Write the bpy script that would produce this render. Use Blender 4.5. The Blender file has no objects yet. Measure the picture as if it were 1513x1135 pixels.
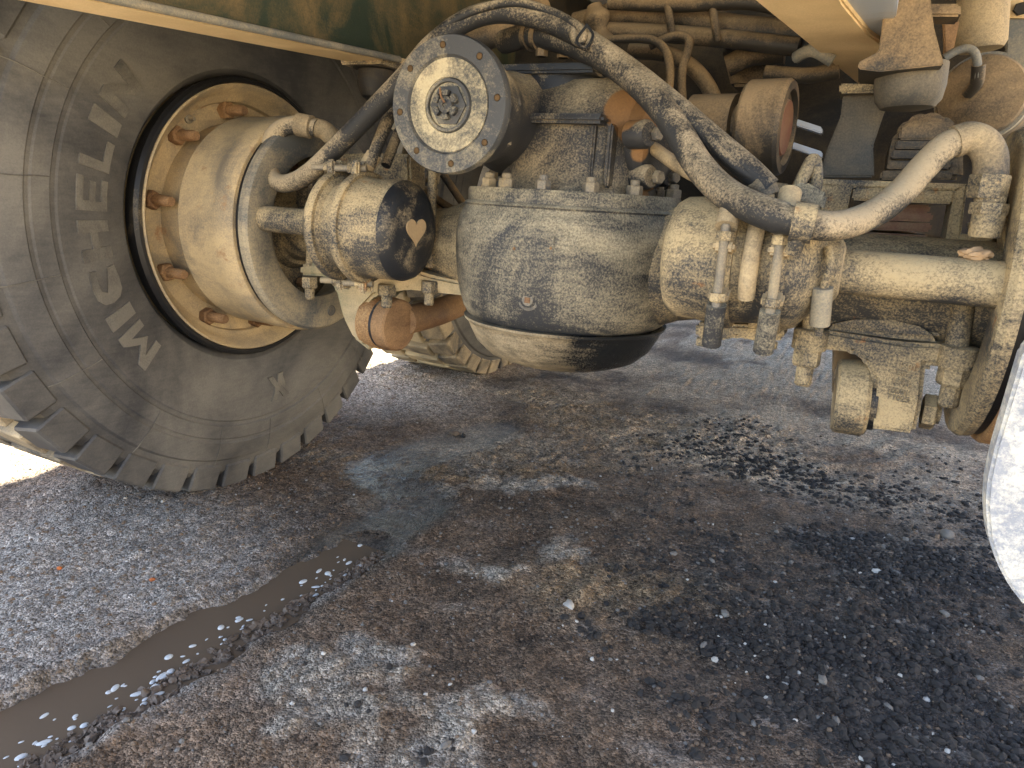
import bpy, bmesh, math, random
import numpy as np
from mathutils import Vector, Matrix
random.seed(7); rng = np.random.default_rng(11)
scene = bpy.context.scene
col = scene.collection
R_ = math.radians

# ------------------------------------------------------------------ camera
IW, IH, FPX = 1513.0, 1135.0, 1050.0
CAM = Vector((.415, -1.193, .679)); YAW, PIT, ROL = R_(24.6), R_(14.75), R_(3.41)
FW = Vector((-math.sin(YAW)*math.cos(PIT), math.cos(YAW)*math.cos(PIT), -math.sin(PIT)))
R0 = Vector((math.cos(YAW), math.sin(YAW), 0)); U0 = R0.cross(FW)
RT = math.cos(ROL)*R0 + math.sin(ROL)*U0; UP = RT.cross(FW)
cd = bpy.data.cameras.new('camera'); co = bpy.data.objects.new('camera', cd); col.objects.link(co)
co.matrix_world = Matrix(((RT.x, UP.x, -FW.x, CAM.x), (RT.y, UP.y, -FW.y, CAM.y), (RT.z, UP.z, -FW.z, CAM.z), (0, 0, 0, 1)))
cd.sensor_width = 36; cd.sensor_fit = 'HORIZONTAL'; cd.lens = 36*FPX/IW; cd.clip_start = .02; cd.clip_end = 2000
scene.camera = co

# ------------------------------------------------------------------ sky, sun, exposure
SUN_EL, SUN_AZ = R_(60), R_(235)            # azimuth of the sun measured from +Y clockwise
sd = Vector((math.sin(SUN_AZ)*math.cos(SUN_EL), math.cos(SUN_AZ)*math.cos(SUN_EL), math.sin(SUN_EL)))
w = bpy.data.worlds.new('World'); scene.world = w; w.use_nodes = True
nt = w.node_tree; sky = nt.nodes.new('ShaderNodeTexSky'); sky.sky_type = 'NISHITA'; sky.sun_disc = False
sky.sun_elevation = SUN_EL; sky.sun_rotation = SUN_AZ; sky.dust_density = 1.5
nt.links.new(sky.outputs[0], nt.nodes['Background'].inputs[0]); nt.nodes['Background'].inputs[1].default_value = .15
sl = bpy.data.lights.new('sun', 'SUN'); sl.energy = 4.5; sl.angle = R_(.5); sl.color = (1, .93, .82)
so = bpy.data.objects.new('sun', sl); col.objects.link(so); so.rotation_euler = (-sd).to_track_quat('-Z', 'Y').to_euler()
scene.view_settings.view_transform = 'Standard'; scene.view_settings.look = 'None'
scene.view_settings.exposure = 2.4; scene.view_settings.gamma = 1
scene.cycles.use_denoising = True; scene.cycles.max_bounces = 10; scene.cycles.diffuse_bounces = 6
scene.cycles.sample_clamp_indirect = 8

# ------------------------------------------------------------------ pixel -> place
def ray(px, py):
    return FW + RT*((px-IW/2)/FPX) - UP*((py-IH/2)/FPX)
def P(px, py, Y=None, X=None, Z=None):
    d = ray(px, py)
    if X is not None: s = (X-CAM.x)/d.x
    elif Y is not None: s = (Y-CAM.y)/d.y
    else: s = (Z-CAM.z)/d.z
    return CAM + d*s
def on_post(px, py, cx, cy, r):              # hit a vertical round body
    d = ray(px, py); ox, oy = CAM.x-cx, CAM.y-cy
    a = d.x*d.x+d.y*d.y; b = ox*d.x+oy*d.y; c = ox*ox+oy*oy-r*r
    return CAM + d*((-b-math.sqrt(max(b*b-a*c, 0)))/a)

# ------------------------------------------------------------------ materials
def nd(nt, t, **k):
    n = nt.nodes.new(t)
    for a, v in k.items():
        if a in n.inputs: n.inputs[a].default_value = v
        else: setattr(n, a, v)
    return n
def dusty(name, base, dust=(.39,.315,.20), amt=.5, up=.3, rough=.55, metal=0., rust=0., rustcol=(.30,.12,.03), scale=7., bump=.25, fine=.5, scratch=.15, spots=(), grads=()):
    m = bpy.data.materials.new(name); m.use_nodes = True; nt = m.node_tree; L = nt.links.new
    b = nt.nodes['Principled BSDF']
    g = nd(nt, 'ShaderNodeNewGeometry')
    pos = g.outputs['Position']
    n1 = nd(nt, 'ShaderNodeTexNoise', Scale=scale*.8, Detail=8., Roughness=.6, Distortion=.9); L(pos, n1.inputs['Vector'])
    n2 = nd(nt, 'ShaderNodeTexNoise', Scale=330., Detail=5., Roughness=.75); L(pos, n2.inputs['Vector'])
    mp = nd(nt, 'ShaderNodeMapping'); mp.inputs['Scale'].default_value = (60, 90, 420); mp.inputs['Rotation'].default_value = (.9, .8, .3); L(pos, mp.inputs['Vector'])
    n3 = nd(nt, 'ShaderNodeTexNoise', Scale=.35, Detail=2., Roughness=.5); L(mp.outputs[0], n3.inputs['Vector'])
    sep = nd(nt, 'ShaderNodeSeparateXYZ'); L(g.outputs['Normal'], sep.inputs[0])
    def ma(op, a, bb, clamp=False):
        n = nd(nt, 'ShaderNodeMath', operation=op, use_clamp=clamp)
        for i, v in enumerate((a, bb)):
            if hasattr(v, 'links'): L(v, n.inputs[i])
            else: n.inputs[i].default_value = v
        return n.outputs[0]
    f = ma('MULTIPLY', ma('SUBTRACT', n1.outputs['Fac'], .5), 3.5)
    f = ma('ADD', f, ma('MULTIPLY', ma('SUBTRACT', n2.outputs['Fac'], .5), 1.9*fine))
    f = ma('ADD', f, ma('MULTIPLY', sep.outputs['Z'], up))
    f = ma('ADD', f, ma('MULTIPLY', ma('SUBTRACT', n3.outputs['Fac'], .5), scratch*1.6))
    for (x0, x1, k) in grads:                                  # thicker dust towards one end of a long part
        sp_ = nd(nt, 'ShaderNodeSeparateXYZ'); L(pos, sp_.inputs[0]); mr = nd(nt, 'ShaderNodeMapRange'); L(sp_.outputs['X'], mr.inputs[0])
        mr.inputs[1].default_value = min(x0, x1); mr.inputs[2].default_value = max(x0, x1); mr.inputs[3].default_value = 0 if x0 < x1 else k; mr.inputs[4].default_value = k if x0 < x1 else 0; mr.interpolation_type = 'SMOOTHSTEP'
        f = ma('ADD', f, mr.outputs[0])
    f = ma('ADD', f, amt, True)
    vm = nd(nt, 'ShaderNodeMix', data_type='RGBA'); L(n2.outputs['Fac'], vm.inputs['Factor'])
    vm.inputs['A'].default_value = (*[c*.72 for c in dust], 1); vm.inputs['B'].default_value = (*[min(1, c*1.28) for c in dust], 1)
    mx = nd(nt, 'ShaderNodeMix', data_type='RGBA'); L(f, mx.inputs['Factor'])
    mx.inputs['A'].default_value = (*base, 1); L(vm.outputs['Result'], mx.inputs['B'])
    out = mx.outputs['Result']
    rf = None
    if rust > 0:
        n4 = nd(nt, 'ShaderNodeTexNoise', Scale=scale*1.7, Detail=8., Roughness=.7); L(pos, n4.inputs['Vector'])
        rf = ma('MULTIPLY', ma('SUBTRACT', n4.outputs['Fac'], 1-rust), 9., True)
    for (c, rad) in spots:
        vd = nd(nt, 'ShaderNodeVectorMath', operation='DISTANCE'); L(pos, vd.inputs[0]); vd.inputs[1].default_value = c
        q = ma('ADD', vd.outputs['Value'], ma('MULTIPLY', ma('SUBTRACT', n1.outputs['Fac'], .5), rad*1.3))
        q = ma('MULTIPLY', ma('SUBTRACT', rad, q), 260., True)
        rf = q if rf is None else ma('MAXIMUM', rf, q)
    if rf is not None:
        rm = nd(nt, 'ShaderNodeMix', data_type='RGBA'); L(n2.outputs['Fac'], rm.inputs['Factor'])
        rm.inputs['A'].default_value = (*[c*.5 for c in rustcol], 1); rm.inputs['B'].default_value = (*[c*1.5 for c in rustcol], 1)
        m2 = nd(nt, 'ShaderNodeMix', data_type='RGBA'); L(rf, m2.inputs['Factor']); L(out, m2.inputs['A']); L(rm.outputs['Result'], m2.inputs['B']); out = m2.outputs['Result']
    L(out, b.inputs['Base Color'])
    rr = nd(nt, 'ShaderNodeMapRange'); L(f, rr.inputs['Value']); rr.inputs['To Min'].default_value = rough; rr.inputs['To Max'].default_value = .95
    L(rr.outputs[0], b.inputs['Roughness']); b.inputs['Metallic'].default_value = metal
    b.inputs['Specular IOR Level'].default_value = .35
    bp = nd(nt, 'ShaderNodeBump', Strength=bump, Distance=.004); hh = ma('ADD', ma('MULTIPLY', n2.outputs['Fac'], .5), ma('MULTIPLY', n1.outputs['Fac'], 1.0))
    L(hh, bp.inputs['Height']); L(bp.outputs[0], b.inputs['Normal'])
    return m
TAN = (.43, .335, .20)
SPOT = P(941, 165, Y=-.118)
M = dict(
    black=dusty('black_paint_dusty', (.026,.028,.032), dust=(.35,.305,.21), amt=.24, up=.35, fine=1.3, scratch=.4, scale=7),
    blacker=dusty('black_paint', (.016,.018,.022), amt=-.12, up=.2, fine=.9, rough=.45, scratch=.3, scale=16),
    carrier=dusty('casting_black_dusty', (.024,.025,.028), amt=-.02, up=.8, fine=1.1, scale=6, rust=.34, spots=((tuple(SPOT), .046), (tuple(P(948, 215, Y=-.118)), .016), (tuple(P(950, 282, Y=-.118)), .022)), rustcol=(.20,.105,.04)),
    face=dusty('flange_face_paint', (.045,.047,.050), dust=(.30,.26,.18), amt=.04, up=.1, fine=1.0, scale=16),
    tan=dusty('tan_dust_coat', (.06,.06,.055), dust=TAN, amt=.80, up=.2, fine=.6, rust=.33),
    tan2=dusty('tan_dust_coat_worn', (.034,.035,.037), dust=(.42,.33,.19), amt=.47, up=.3, fine=1.5, rust=.38, scratch=.4, scale=10),
    drum=dusty('drum_tan_coat', (.20,.17,.125), dust=(.47,.36,.205), amt=.62, up=.1, fine=.9, rust=.40, rustcol=(.28,.165,.085), scale=10, scratch=.3),
    rust=dusty('rust', (.10,.048,.022), dust=(.31,.19,.095), amt=.42, up=.2, fine=1., bump=.5),
    rustdrum=dusty('rusty_drum', (.17,.08,.032), dust=(.40,.26,.125), amt=.5, up=.1, fine=1.6, scale=14),
    rubber=dusty('tyre_rubber', (.036,.037,.041), dust=(.15,.142,.128), amt=.42, up=.05, fine=.25, scale=3.5, rough=.62, scratch=.25, bump=.06),
    tread=dusty('tread_rubber', (.045,.045,.045), dust=(.44,.35,.22), amt=.42, up=.1, fine=.4, rough=.75),
    letter=dusty('raised_letter', (.055,.054,.053), dust=(.155,.145,.125), amt=.65, up=0, fine=.5, rough=.8),
    hose=dusty('hose_rubber', (.020,.021,.023), dust=(.36,.29,.19), amt=.06, up=.7, fine=1.5, scale=14, rough=.6, grads=((.24, .46, .55), (-.34, -.47, .6))),
    hosetan=dusty('hose_dust_coat', (.05,.046,.04), dust=(.40,.31,.185), amt=.62, up=.3, fine=.6, scale=14),
    green=dusty('green_paint_old', (.022,.034,.020), dust=(.19,.13,.06), amt=.30, up=.1, rust=.40, rustcol=(.2,.08,.02)),
    brown=dusty('brown_dust_underbody', (.030,.026,.021), dust=(.30,.21,.115), amt=.42, up=.8, fine=.7),
    dark=dusty('dark_underbody', (.012,.011,.010), dust=(.10,.075,.045), amt=.25, up=.5),
    grey=dusty('grey_plate', (.12,.125,.12), dust=(.34,.29,.2), amt=.38, up=.2, fine=.9),
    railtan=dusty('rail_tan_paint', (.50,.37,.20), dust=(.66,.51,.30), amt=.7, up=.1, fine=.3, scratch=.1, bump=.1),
    bluepaint=dusty('pale_blue_paint', (.34,.39,.47), dust=(.42,.36,.27), amt=.18, up=.1, fine=.3, rough=.35),
    bolt=dusty('bolt_steel', (.10,.10,.10), dust=(.36,.30,.2), amt=.45, up=.4, fine=.8, rust=.30, rough=.45, metal=.3),
    leaf=dusty('leaf_spring_red', (.18,.07,.045), dust=(.33,.24,.14), amt=.45, up=.6),
    darkplate=dusty('dark_plate', (.045,.043,.038), dust=(.17,.14,.095), amt=.35, up=.4, fine=.8),
    ringm=dusty('worn_ring', (.10,.105,.105), dust=(.38,.32,.215), amt=.42, up=.2, fine=.9, scratch=.4, scale=9),
    jet=dusty('gap_black', (.010,.010,.011), amt=-.6, up=.2, rough=.4),  # black for the gap hoops, shade put into the colour
    treadtan=dusty('tread_tan', (.08,.07,.055), dust=(.48,.39,.24), amt=.75, up=.1, fine=.4),
    pale=dusty('pale_bright_dust', (.33,.35,.39), dust=(.66,.64,.57), amt=.5, up=0, fine=1.5, scale=45, bump=.9, scratch=1.2),  # dusty flap coat, with sunlit brightness put into the colour
)

# ------------------------------------------------------------------ mesh helpers
def setp(o, label=None, cat=None, group=None, kind=None):
    for k, v in (('label', label), ('category', cat), ('group', group), ('kind', kind)):
        if v: o[k] = v
    return o
def mesh_obj(name, bm, mat, parent=None, smooth=35, label=None):
    bmesh.ops.recalc_face_normals(bm, faces=bm.faces)
    me = bpy.data.meshes.new(name); bm.to_mesh(me); bm.free()
    if smooth:
        me.polygons.foreach_set('use_smooth', [True]*len(me.polygons)); me.set_sharp_from_angle(angle=R_(smooth))
    me.materials.append(M[mat] if isinstance(mat, str) else mat)
    o = bpy.data.objects.new(name, me); col.objects.link(o)
    if parent is not None: o.parent = parent
    if label: o['label'] = label
    return o
def frame(axis, ref=None):
    z = Vector(axis).normalized(); r = Vector(ref) if ref is not None else (Vector((0,0,1)) if abs(z.z) < .9 else Vector((0,1,0)))
    x = r.cross(z).normalized(); y = z.cross(x)
    return x, y, z
def lathe(bm, o, axis, prof, n=48, closed=True, ref=None, ring=False):
    """prof: list of (distance along axis, radius)"""
    x, y, z = frame(axis, ref); o = Vector(o); rings = []
    for (t, r) in prof:
        if r < 1e-5: rings.append([bm.verts.new(o+z*t)]); continue
        rings.append([bm.verts.new(o+z*t+(x*math.cos(a)+y*math.sin(a))*r) for a in [2*math.pi*i/n for i in range(n)]])
    for a, b in zip(rings, rings[1:]):
        if len(a) == 1 and len(b) == 1: continue
        for i in range(n):
            j = (i+1) % n
            if len(a) == 1: bm.faces.new((a[0], b[i], b[j]))
            elif len(b) == 1: bm.faces.new((a[i], a[j], b[0]))
            else: bm.faces.new((a[i], a[j], b[j], b[i]))
    if ring:                                                   # closed hoop: join the last ring to the first
        for i in range(n): j = (i+1) % n; bm.faces.new((rings[-1][i], rings[-1][j], rings[0][j], rings[0][i]))
    elif closed:
        for rg in (rings[0], rings[-1]):
            if len(rg) > 2: bm.faces.new(rg)
    return bm
def lathe_obj(name, o, axis, prof, mat, parent, n=48, ring=False, **k):
    return mesh_obj(name, lathe(bmesh.new(), o, axis, prof, n, ring=ring), mat, parent, **k)
def catmull(pts, sub=8):
    pts = [Vector(p) for p in pts]; q = [pts[0]*2-pts[1]]+pts+[pts[-1]*2-pts[-2]]; out = []
    for i in range(1, len(q)-2):
        for s in range(sub):
            t = s/sub; a, b, c, d = q[i-1], q[i], q[i+1], q[i+2]
            out.append(.5*((2*b)+(c-a)*t+(2*a-5*b+4*c-d)*t*t+(3*b-a-3*c+d)*t**3))
    out.append(pts[-1]); return out
def tube(bm, pts, r, n=14, sub=8, smooth=True):
    ps = catmull(pts, sub) if smooth and len(pts) > 2 else [Vector(p) for p in pts]
    rr = r if callable(r) else (lambda t: r); rings = []; prev = None
    for i, p in enumerate(ps):
        d = (ps[min(i+1, len(ps)-1)]-ps[max(i-1, 0)]).normalized()
        if prev is None: x = frame(d)[0]
        else: x = (prev-d*prev.dot(d)).normalized()
        prev = x; y = d.cross(x); k = rr(i/(len(ps)-1))
        rings.append([bm.verts.new(p+(x*math.cos(a)+y*math.sin(a))*k) for a in [2*math.pi*j/n for j in range(n)]])
    for a, b in zip(rings, rings[1:]):
        for i in range(n): bm.faces.new((a[i], a[(i+1) % n], b[(i+1) % n], b[i]))
    bm.faces.new(rings[0]); bm.faces.new(rings[-1]); return bm
def tube_obj(name, pts, r, mat, parent, **k):
    lb = k.pop('label', None); return mesh_obj(name, tube(bmesh.new(), pts, r, **k), mat, parent, 50, lb)
def pxtube(name, pts, r, mat, parent, **k):          # pts: (px, py, Y)
    return tube_obj(name, [P(a, b, Y=c) for a, b, c in pts], r, mat, parent, **k)
def prism(bm, pts, d, bev=0):
    """extrude 3D polygon by vector d"""
    d = Vector(d); a = [bm.verts.new(Vector(p)) for p in pts]; b = [bm.verts.new(Vector(p)+d) for p in pts]; n = len(pts)
    fs = [bm.faces.new(a), bm.faces.new(b)]+[bm.faces.new((a[i], a[(i+1) % n], b[(i+1) % n], b[i])) for i in range(n)]
    if bev:
        bmesh.ops.recalc_face_normals(bm, faces=fs)
        es = list({e for f in fs for e in f.edges}); bmesh.ops.bevel(bm, geom=es, offset=bev, segments=2, affect='EDGES', clamp_overlap=True)
    return bm
def slab(name, px, Y, th, mat, parent, bev=.004, label=None):      # polygon seen in the plane Y = const, thick along Y
    return mesh_obj(name, prism(bmesh.new(), [P(a, b, Y=Y) for a, b in px], (0, th, 0), bev), mat, parent, 30, label)
def box(bm, lo, hi, bev=0, rot=None, piv=None):
    lo, hi = Vector(lo), Vector(hi)
    pts = [Vector((lo.x, lo.y, lo.z)), Vector((hi.x, lo.y, lo.z)), Vector((hi.x, hi.y, lo.z)), Vector((lo.x, hi.y, lo.z))]
    prism(bm, pts, (0, 0, hi.z-lo.z), bev); return bm
def box_obj(name, lo, hi, mat, parent, bev=.004, label=None):
    return mesh_obj(name, box(bmesh.new(), lo, hi, bev), mat, parent, 30, label)
_hex = {}
def hexnut(name, at, axis, r, h, mat, parent, stud=0., sr=None, label=None):
    """a hexagon nut with its threaded stud end, base at AT; mesh shared per size"""
    key = (round(r, 4), round(h, 4), round(stud, 4), mat)
    if key not in _hex:
        bm = bmesh.new(); lathe(bm, (0,0,0), (0,0,1), [(0, r*.96), (h*.12, r), (h*.85, r), (h, r*.88)], 6)
        if stud: lathe(bm, (0,0,0), (0,0,1), [(h-.001, (sr or r*.55)), (h+stud*.85, (sr or r*.55)), (h+stud, (sr or r*.55)*.8)], 12)
        o = mesh_obj(name, bm, mat, parent, 25); _hex[key] = o.data
    else:
        o = bpy.data.objects.new(name, _hex[key]); col.objects.link(o); o.parent = parent
    x, y, z = frame(axis); a = random.random()*1.0
    x2 = x*math.cos(a)+y*math.sin(a); y2 = z.cross(x2)
    o.matrix_local = Matrix(((x2.x, y2.x, z.x, at[0]), (x2.y, y2.y, z.y, at[1]), (x2.z, y2.z, z.z, at[2]), (0,0,0,1)))
    if label: o['label'] = label
    return o
def clone(o, parent, off=(0, 0, 0), kids=True):
    c = o.copy(); col.objects.link(c); c.parent = parent
    c.matrix_local = Matrix.Translation(off) @ o.matrix_local if parent is not None and o.parent is not None else c.matrix_local
    return c

# ------------------------------------------------------------------ noise for the ground
def vnoise(x, y, s, seed):
    g = np.random.default_rng(seed).random((256, 256)); x = x*s+37.3; y = y*s+91.7
    xi = np.floor(x).astype(int); yi = np.floor(y).astype(int); fx = x-xi; fy = y-yi
    fx = fx*fx*(3-2*fx); fy = fy*fy*(3-2*fy); G = lambda a, b: g[a % 256, b % 256]
    return (G(xi, yi)*(1-fx)+G(xi+1, yi)*fx)*(1-fy)+(G(xi, yi+1)*(1-fx)+G(xi+1, yi+1)*fx)*fy - .5
def fbm(x, y, s, o, seed, gain=.5):
    v = 0; a = 1
    for i in range(o): v = v+a*vnoise(x, y, s*2**i, seed+i); a *= gain
    return v
def polydist(x, y, pts):
    best = np.full(x.shape, 9.); tt = np.zeros(x.shape); n = len(pts)-1
    for i, (a, b) in enumerate(zip(pts, pts[1:])):
        dx, dy = b[0]-a[0], b[1]-a[1]; t = np.clip(((x-a[0])*dx+(y-a[1])*dy)/(dx*dx+dy*dy), 0, 1)
        d = np.hypot(x-a[0]-t*dx, y-a[1]-t*dy); k = d < best; best = np.where(k, d, best); tt = np.where(k, (i+t)/n, tt)
    return best, tt
def G2(px, py): q = P(px, py, Z=0); return (q.x, q.y)
CHAN = [G2(-250, 1230), G2(30, 1085), G2(190, 1000), G2(340, 915), G2(455, 855), G2(540, 800)]
WET = [G2(200, 1000), G2(455, 855), G2(540, 800), G2(620, 735), G2(560, 690), G2(640, 655), G2(740, 628)]
WATER_Z = -.0095
def zones(x, y):
    sm = lambda v, a, b: np.clip((v-a)/(b-a), 0, 1)
    n = fbm(x, y, 3, 5, 5); n2 = fbm(x, y, 14, 4, 55)
    dc, tc = polydist(x, y, CHAN); dw, tw = polydist(x, y, WET)
    wid = .080*(1-.5*tc)
    def blob(px, py, rx, ry, ang=0):
        cx, cy = G2(px, py); c, s = math.cos(ang), math.sin(ang); u = (x-cx)*c+(y-cy)*s; v = -(x-cx)*s+(y-cy)*c
        return 1-np.sqrt((u/rx)**2+(v/ry)**2)
    z = {}
    z['chan'] = dc+n2*.026; z['wid'] = wid
    z['bank'] = np.exp(-((dc+n2*.03-wid*1.25)/.016)**2)*sm(-tc, -1, -.85)*np.clip(.8+2*n2, .1, 1.6)
    z['wet'] = sm(.10+n*.09-dw, 0, .05)
    blk = np.maximum.reduce([blob(1200, 960, .34, .17, .1), blob(1330, 830, .40, .17, 0), blob(1400, 1080, .35, .14, 0), blob(980, 925, .1, .05, 0)])
    z['black'] = sm(np.maximum(blk, .45*blob(1330, 900, .75, .45))+n*1.3+n2*.5, -.35, .55)
    z['pale'] = sm(np.maximum.reduce([blob(830, 820, .13, .1, .6), blob(700, 850, .16, .06, .8)*.9, blob(760, 720, .3, .07, .75)*.8, blob(650, 1050, .2, .12)*.6, blob(660, 560, .35, .35)*.8, blob(1130, 520, .5, .9)*.8])+n*1.2+n2*1.1, .05, .5)  # dry pale soil; the far blobs paint in reflected sky light
    z['ochre'] = sm(np.maximum.reduce([blob(760, 690, .4, .16, .6), blob(900, 620, .5, .3), blob(850, 870, .25, .18), blob(1020, 880, .12, .08)])+n*1.3, -.1, .5)
    z['grey'] = sm(np.maximum(blob(60, 860, .45, .45), blob(600, 570, .5, .5)*.9)+n*.5, -.1, .5)  # grey gravel, lightened to paint in light near the shadow edge
    z['sand'] = sm(-(x+1.18+n*.03), 0, .06)  # follows the shadow edge, so sunlit ground gets a lighter colour
    (ax_, ay_), (bx_, by_) = G2(640, 1010), G2(900, 760); dl = math.hypot(bx_-ax_, by_-ay_); ex, ey = (bx_-ax_)/dl, (by_-ay_)/dl   # a tyre print pressed in the mud
    pu = (x-ax_)*ex+(y-ay_)*ey; pv = -(x-ax_)*ey+(y-ay_)*ex+n*.03
    bandp = sm(.13-np.abs(pv), 0, .03)*sm(pu+.25, 0, .2)*sm(1.1-pu, 0, .4)*np.clip(.55+1.4*n+.5*n2, 0, 1)
    z['print'] = bandp*(.5+.5*np.tanh(4*np.sin((pu+.6*np.abs(pv))*2*math.pi/.062+n2*1.2)))
    z['n'] = n; z['n2'] = n2; z['blk'] = blk
    return z
def gheight(x, y, z=None):
    z = z or zones(x, y); near = np.exp(-np.maximum(0, np.hypot(x, y)-3)/3)
    h = .010*fbm(x, y, 2.2, 3, 1)+.005*fbm(x, y, 9, 4, 2, .6)
    h = h+.006*(np.abs(fbm(x, y, 22, 3, 3, .6)))*(1+2*z['ochre']+1.5*z['pale'])+.0030*fbm(x, y, 60, 2, 21, .8)*np.clip(.7+1.2*z['n']+.5*z['ochre'], .15, 1.6)
    ang = .95; u = x*math.cos(ang)+y*math.sin(ang); v = -x*math.sin(ang)+y*math.cos(ang)      # old wheel tracks running diagonally
    tr = np.exp(-((v-.12+.05*fbm(x, y, 2, 2, 8))/.16)**2)+np.exp(-((v+.42)/.12)**2)
    h = h+tr*(.004*np.sin(v*70+fbm(x, y, 4, 2, 9)*5)*np.clip(.5+1.5*fbm(x, y, 3, 2, 12), 0, 1))+.006*tr*fbm(x, y, 13, 3, 10)
    prof = np.clip(1-(z['chan']/(z['wid']*1.35))**2, 0, 1)
    h = h*(1-.85*np.clip(prof*2, 0, 1))-.020*np.sqrt(prof)+.005*z['bank']*(1+2.5*fbm(x, y, 45, 3, 31, .7))
    h = h*(1-.6*z['wet'])-.008*z['wet']
    h = h+.0055*z['print']
    return h*near

# ------------------------------------------------------------------ ground
def axis(fine, a, b, mid, lo, hi):
    c = list(np.arange(a, b, fine)); s = fine; x = b
    while x < hi: c.append(x); s = min(s*1.06, 40) if x < mid[1] else s*1.25; x += s
    s = fine; x = a-fine; pre = []
    while x > lo: pre.append(x); s = s*1.06 if x > mid[0] else s*1.25; x -= s
    return np.array([lo]+pre[::-1]+c+[hi])
gx = axis(.006, -1.25, .95, (-3, 3), -300, 300); gy = axis(.006, -1.0, 1.0, (-2, 6), -300, 300)
X, Y = np.meshgrid(gx, gy, indexing='ij'); zz = zones(X, Y); Hh = gheight(X, Y, zz)
nx, ny = X.shape
verts = np.stack([X.ravel(), Y.ravel(), Hh.ravel()], 1)
ii = (np.arange(nx-1)[:, None]*ny+np.arange(ny-1)[None, :]).ravel()
faces = np.stack([ii, ii+ny, ii+ny+1, ii+1], 1)
gm = bpy.data.meshes.new('ground'); gm.vertices.add(len(verts)); gm.vertices.foreach_set('co', verts.ravel())
gm.loops.add(faces.size); gm.loops.foreach_set('vertex_index', faces.ravel().astype(np.int32))
gm.polygons.add(len(faces)); gm.polygons.foreach_set('loop_start', (np.arange(len(faces))*4).astype(np.int32)); gm.update(calc_edges=True)
gm.polygons.foreach_set('use_smooth', np.ones(len(faces), bool))
def lerp(c, new, f): return c*(1-f[..., None])+np.array(new)*f[..., None]
C = np.zeros(X.shape+(3,))+np.array((.185, .126, .082))
C = C*(1+.7*zz['n'][..., None]+.5*zz['n2'][..., None])
C = lerp(C, (.36, .32, .275), zz['grey']*.9)
C = lerp(C, (.30, .21, .12), zz['ochre']*.75)
C = lerp(C, (.46, .395, .31), zz['pale']*.85)
C = lerp(C, (.040, .037, .035), zz['black']*.85)
C = lerp(C, (.060, .046, .034), zz['wet']*.85)
C = lerp(C, (.30, .235, .165), zz['print']*.45)
C = lerp(C, (.30, .26, .22), np.clip(zz['bank']*1.1-.25+zz['n2'], 0, .8))
C = lerp(C, (.045, .036, .028), np.clip(1.4-zz['chan']/zz['wid'], 0, 1))
C = lerp(C, (.46, .355, .245), np.clip((Y-.35+zz['n']*1.2)/.8, 0, 1)*np.clip(.6+1.1*zz['n']+.9*fbm(X, Y, 7, 4, 77, .7), .0, 1))  # far soil painted lighter in place of grazing sky light
C = lerp(C, (.62, .50, .33), np.clip(zz['sand'], 0, 1))
far = np.clip((np.hypot(X, Y)-3)/2, 0, 1); C = lerp(C, (.62, .50, .33), np.where(np.abs(X) > 1.3, far, 0)); C = lerp(C, (.62, .5, .33), np.clip((-1.0-Y)/.2, 0, 1)); C = lerp(C, (.62, .5, .33), np.clip((X-1.5)/.3, 0, 1))  # same lighter sunlit colour where ground lies outside the body's shade
ca = gm.color_attributes.new('soil', 'FLOAT_COLOR', 'POINT'); ca.data.foreach_set('color', np.concatenate([C, np.ones(X.shape+(1,))], 2).ravel().astype(np.float32))
wetf = np.clip(zz['wet']*.9+np.clip(1.5-zz['chan']/zz['wid'], 0, 1)+.25*zz['black'], 0, 1)
wa = gm.attributes.new('wet', 'FLOAT', 'POINT'); wa.data.foreach_set('value', wetf.ravel().astype(np.float32))
m = bpy.data.materials.new('soil'); m.use_nodes = True; nt = m.node_tree; L = nt.links.new; b = nt.nodes['Principled BSDF']
at = nd(nt, 'ShaderNodeAttribute', attribute_name='soil'); aw = nd(nt, 'ShaderNodeAttribute', attribute_name='wet'); g = nd(nt, 'ShaderNodeNewGeometry')
n1 = nd(nt, 'ShaderNodeTexNoise', Scale=260., Detail=6., Roughness=.75); L(g.outputs['Position'], n1.inputs['Vector'])
n2 = nd(nt, 'ShaderNodeTexVoronoi', Scale=150.); L(g.outputs['Position'], n2.inputs['Vector'])
n3 = nd(nt, 'ShaderNodeTexNoise', Scale=30., Detail=6., Roughness=.7); L(g.outputs['Position'], n3.inputs['Vector'])
r1 = nd(nt, 'ShaderNodeMapRange'); L(n1.outputs['Fac'], r1.inputs[0]); r1.inputs[1].default_value = .25; r1.inputs[2].default_value = .8; r1.inputs[3].default_value = .45; r1.inputs[4].default_value = 1.75
r3 = nd(nt, 'ShaderNodeMapRange'); L(n3.outputs['Fac'], r3.inputs[0]); r3.inputs[1].default_value = .25; r3.inputs[2].default_value = .75; r3.inputs[3].default_value = .6; r3.inputs[4].default_value = 1.45
mu = nd(nt, 'ShaderNodeMath', operation='MULTIPLY'); L(r1.outputs[0], mu.inputs[0]); L(r3.outputs[0], mu.inputs[1])
mx = nd(nt, 'ShaderNodeMix', data_type='RGBA', blend_type='MULTIPLY'); mx.inputs['Factor'].default_value = 1; L(at.outputs['Color'], mx.inputs['A']); L(mu.outputs[0], mx.inputs['B'])
L(mx.outputs['Result'], b.inputs['Base Color'])
rw = nd(nt, 'ShaderNodeMapRange'); L(aw.outputs['Fac'], rw.inputs[0]); rw.inputs[3].default_value = .9; rw.inputs[4].default_value = .28; L(rw.outputs[0], b.inputs['Roughness'])
b.inputs['Specular IOR Level'].default_value = .25
n5 = nd(nt, 'ShaderNodeTexNoise', Scale=900., Detail=3., Roughness=.8); L(g.outputs['Position'], n5.inputs['Vector'])
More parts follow.
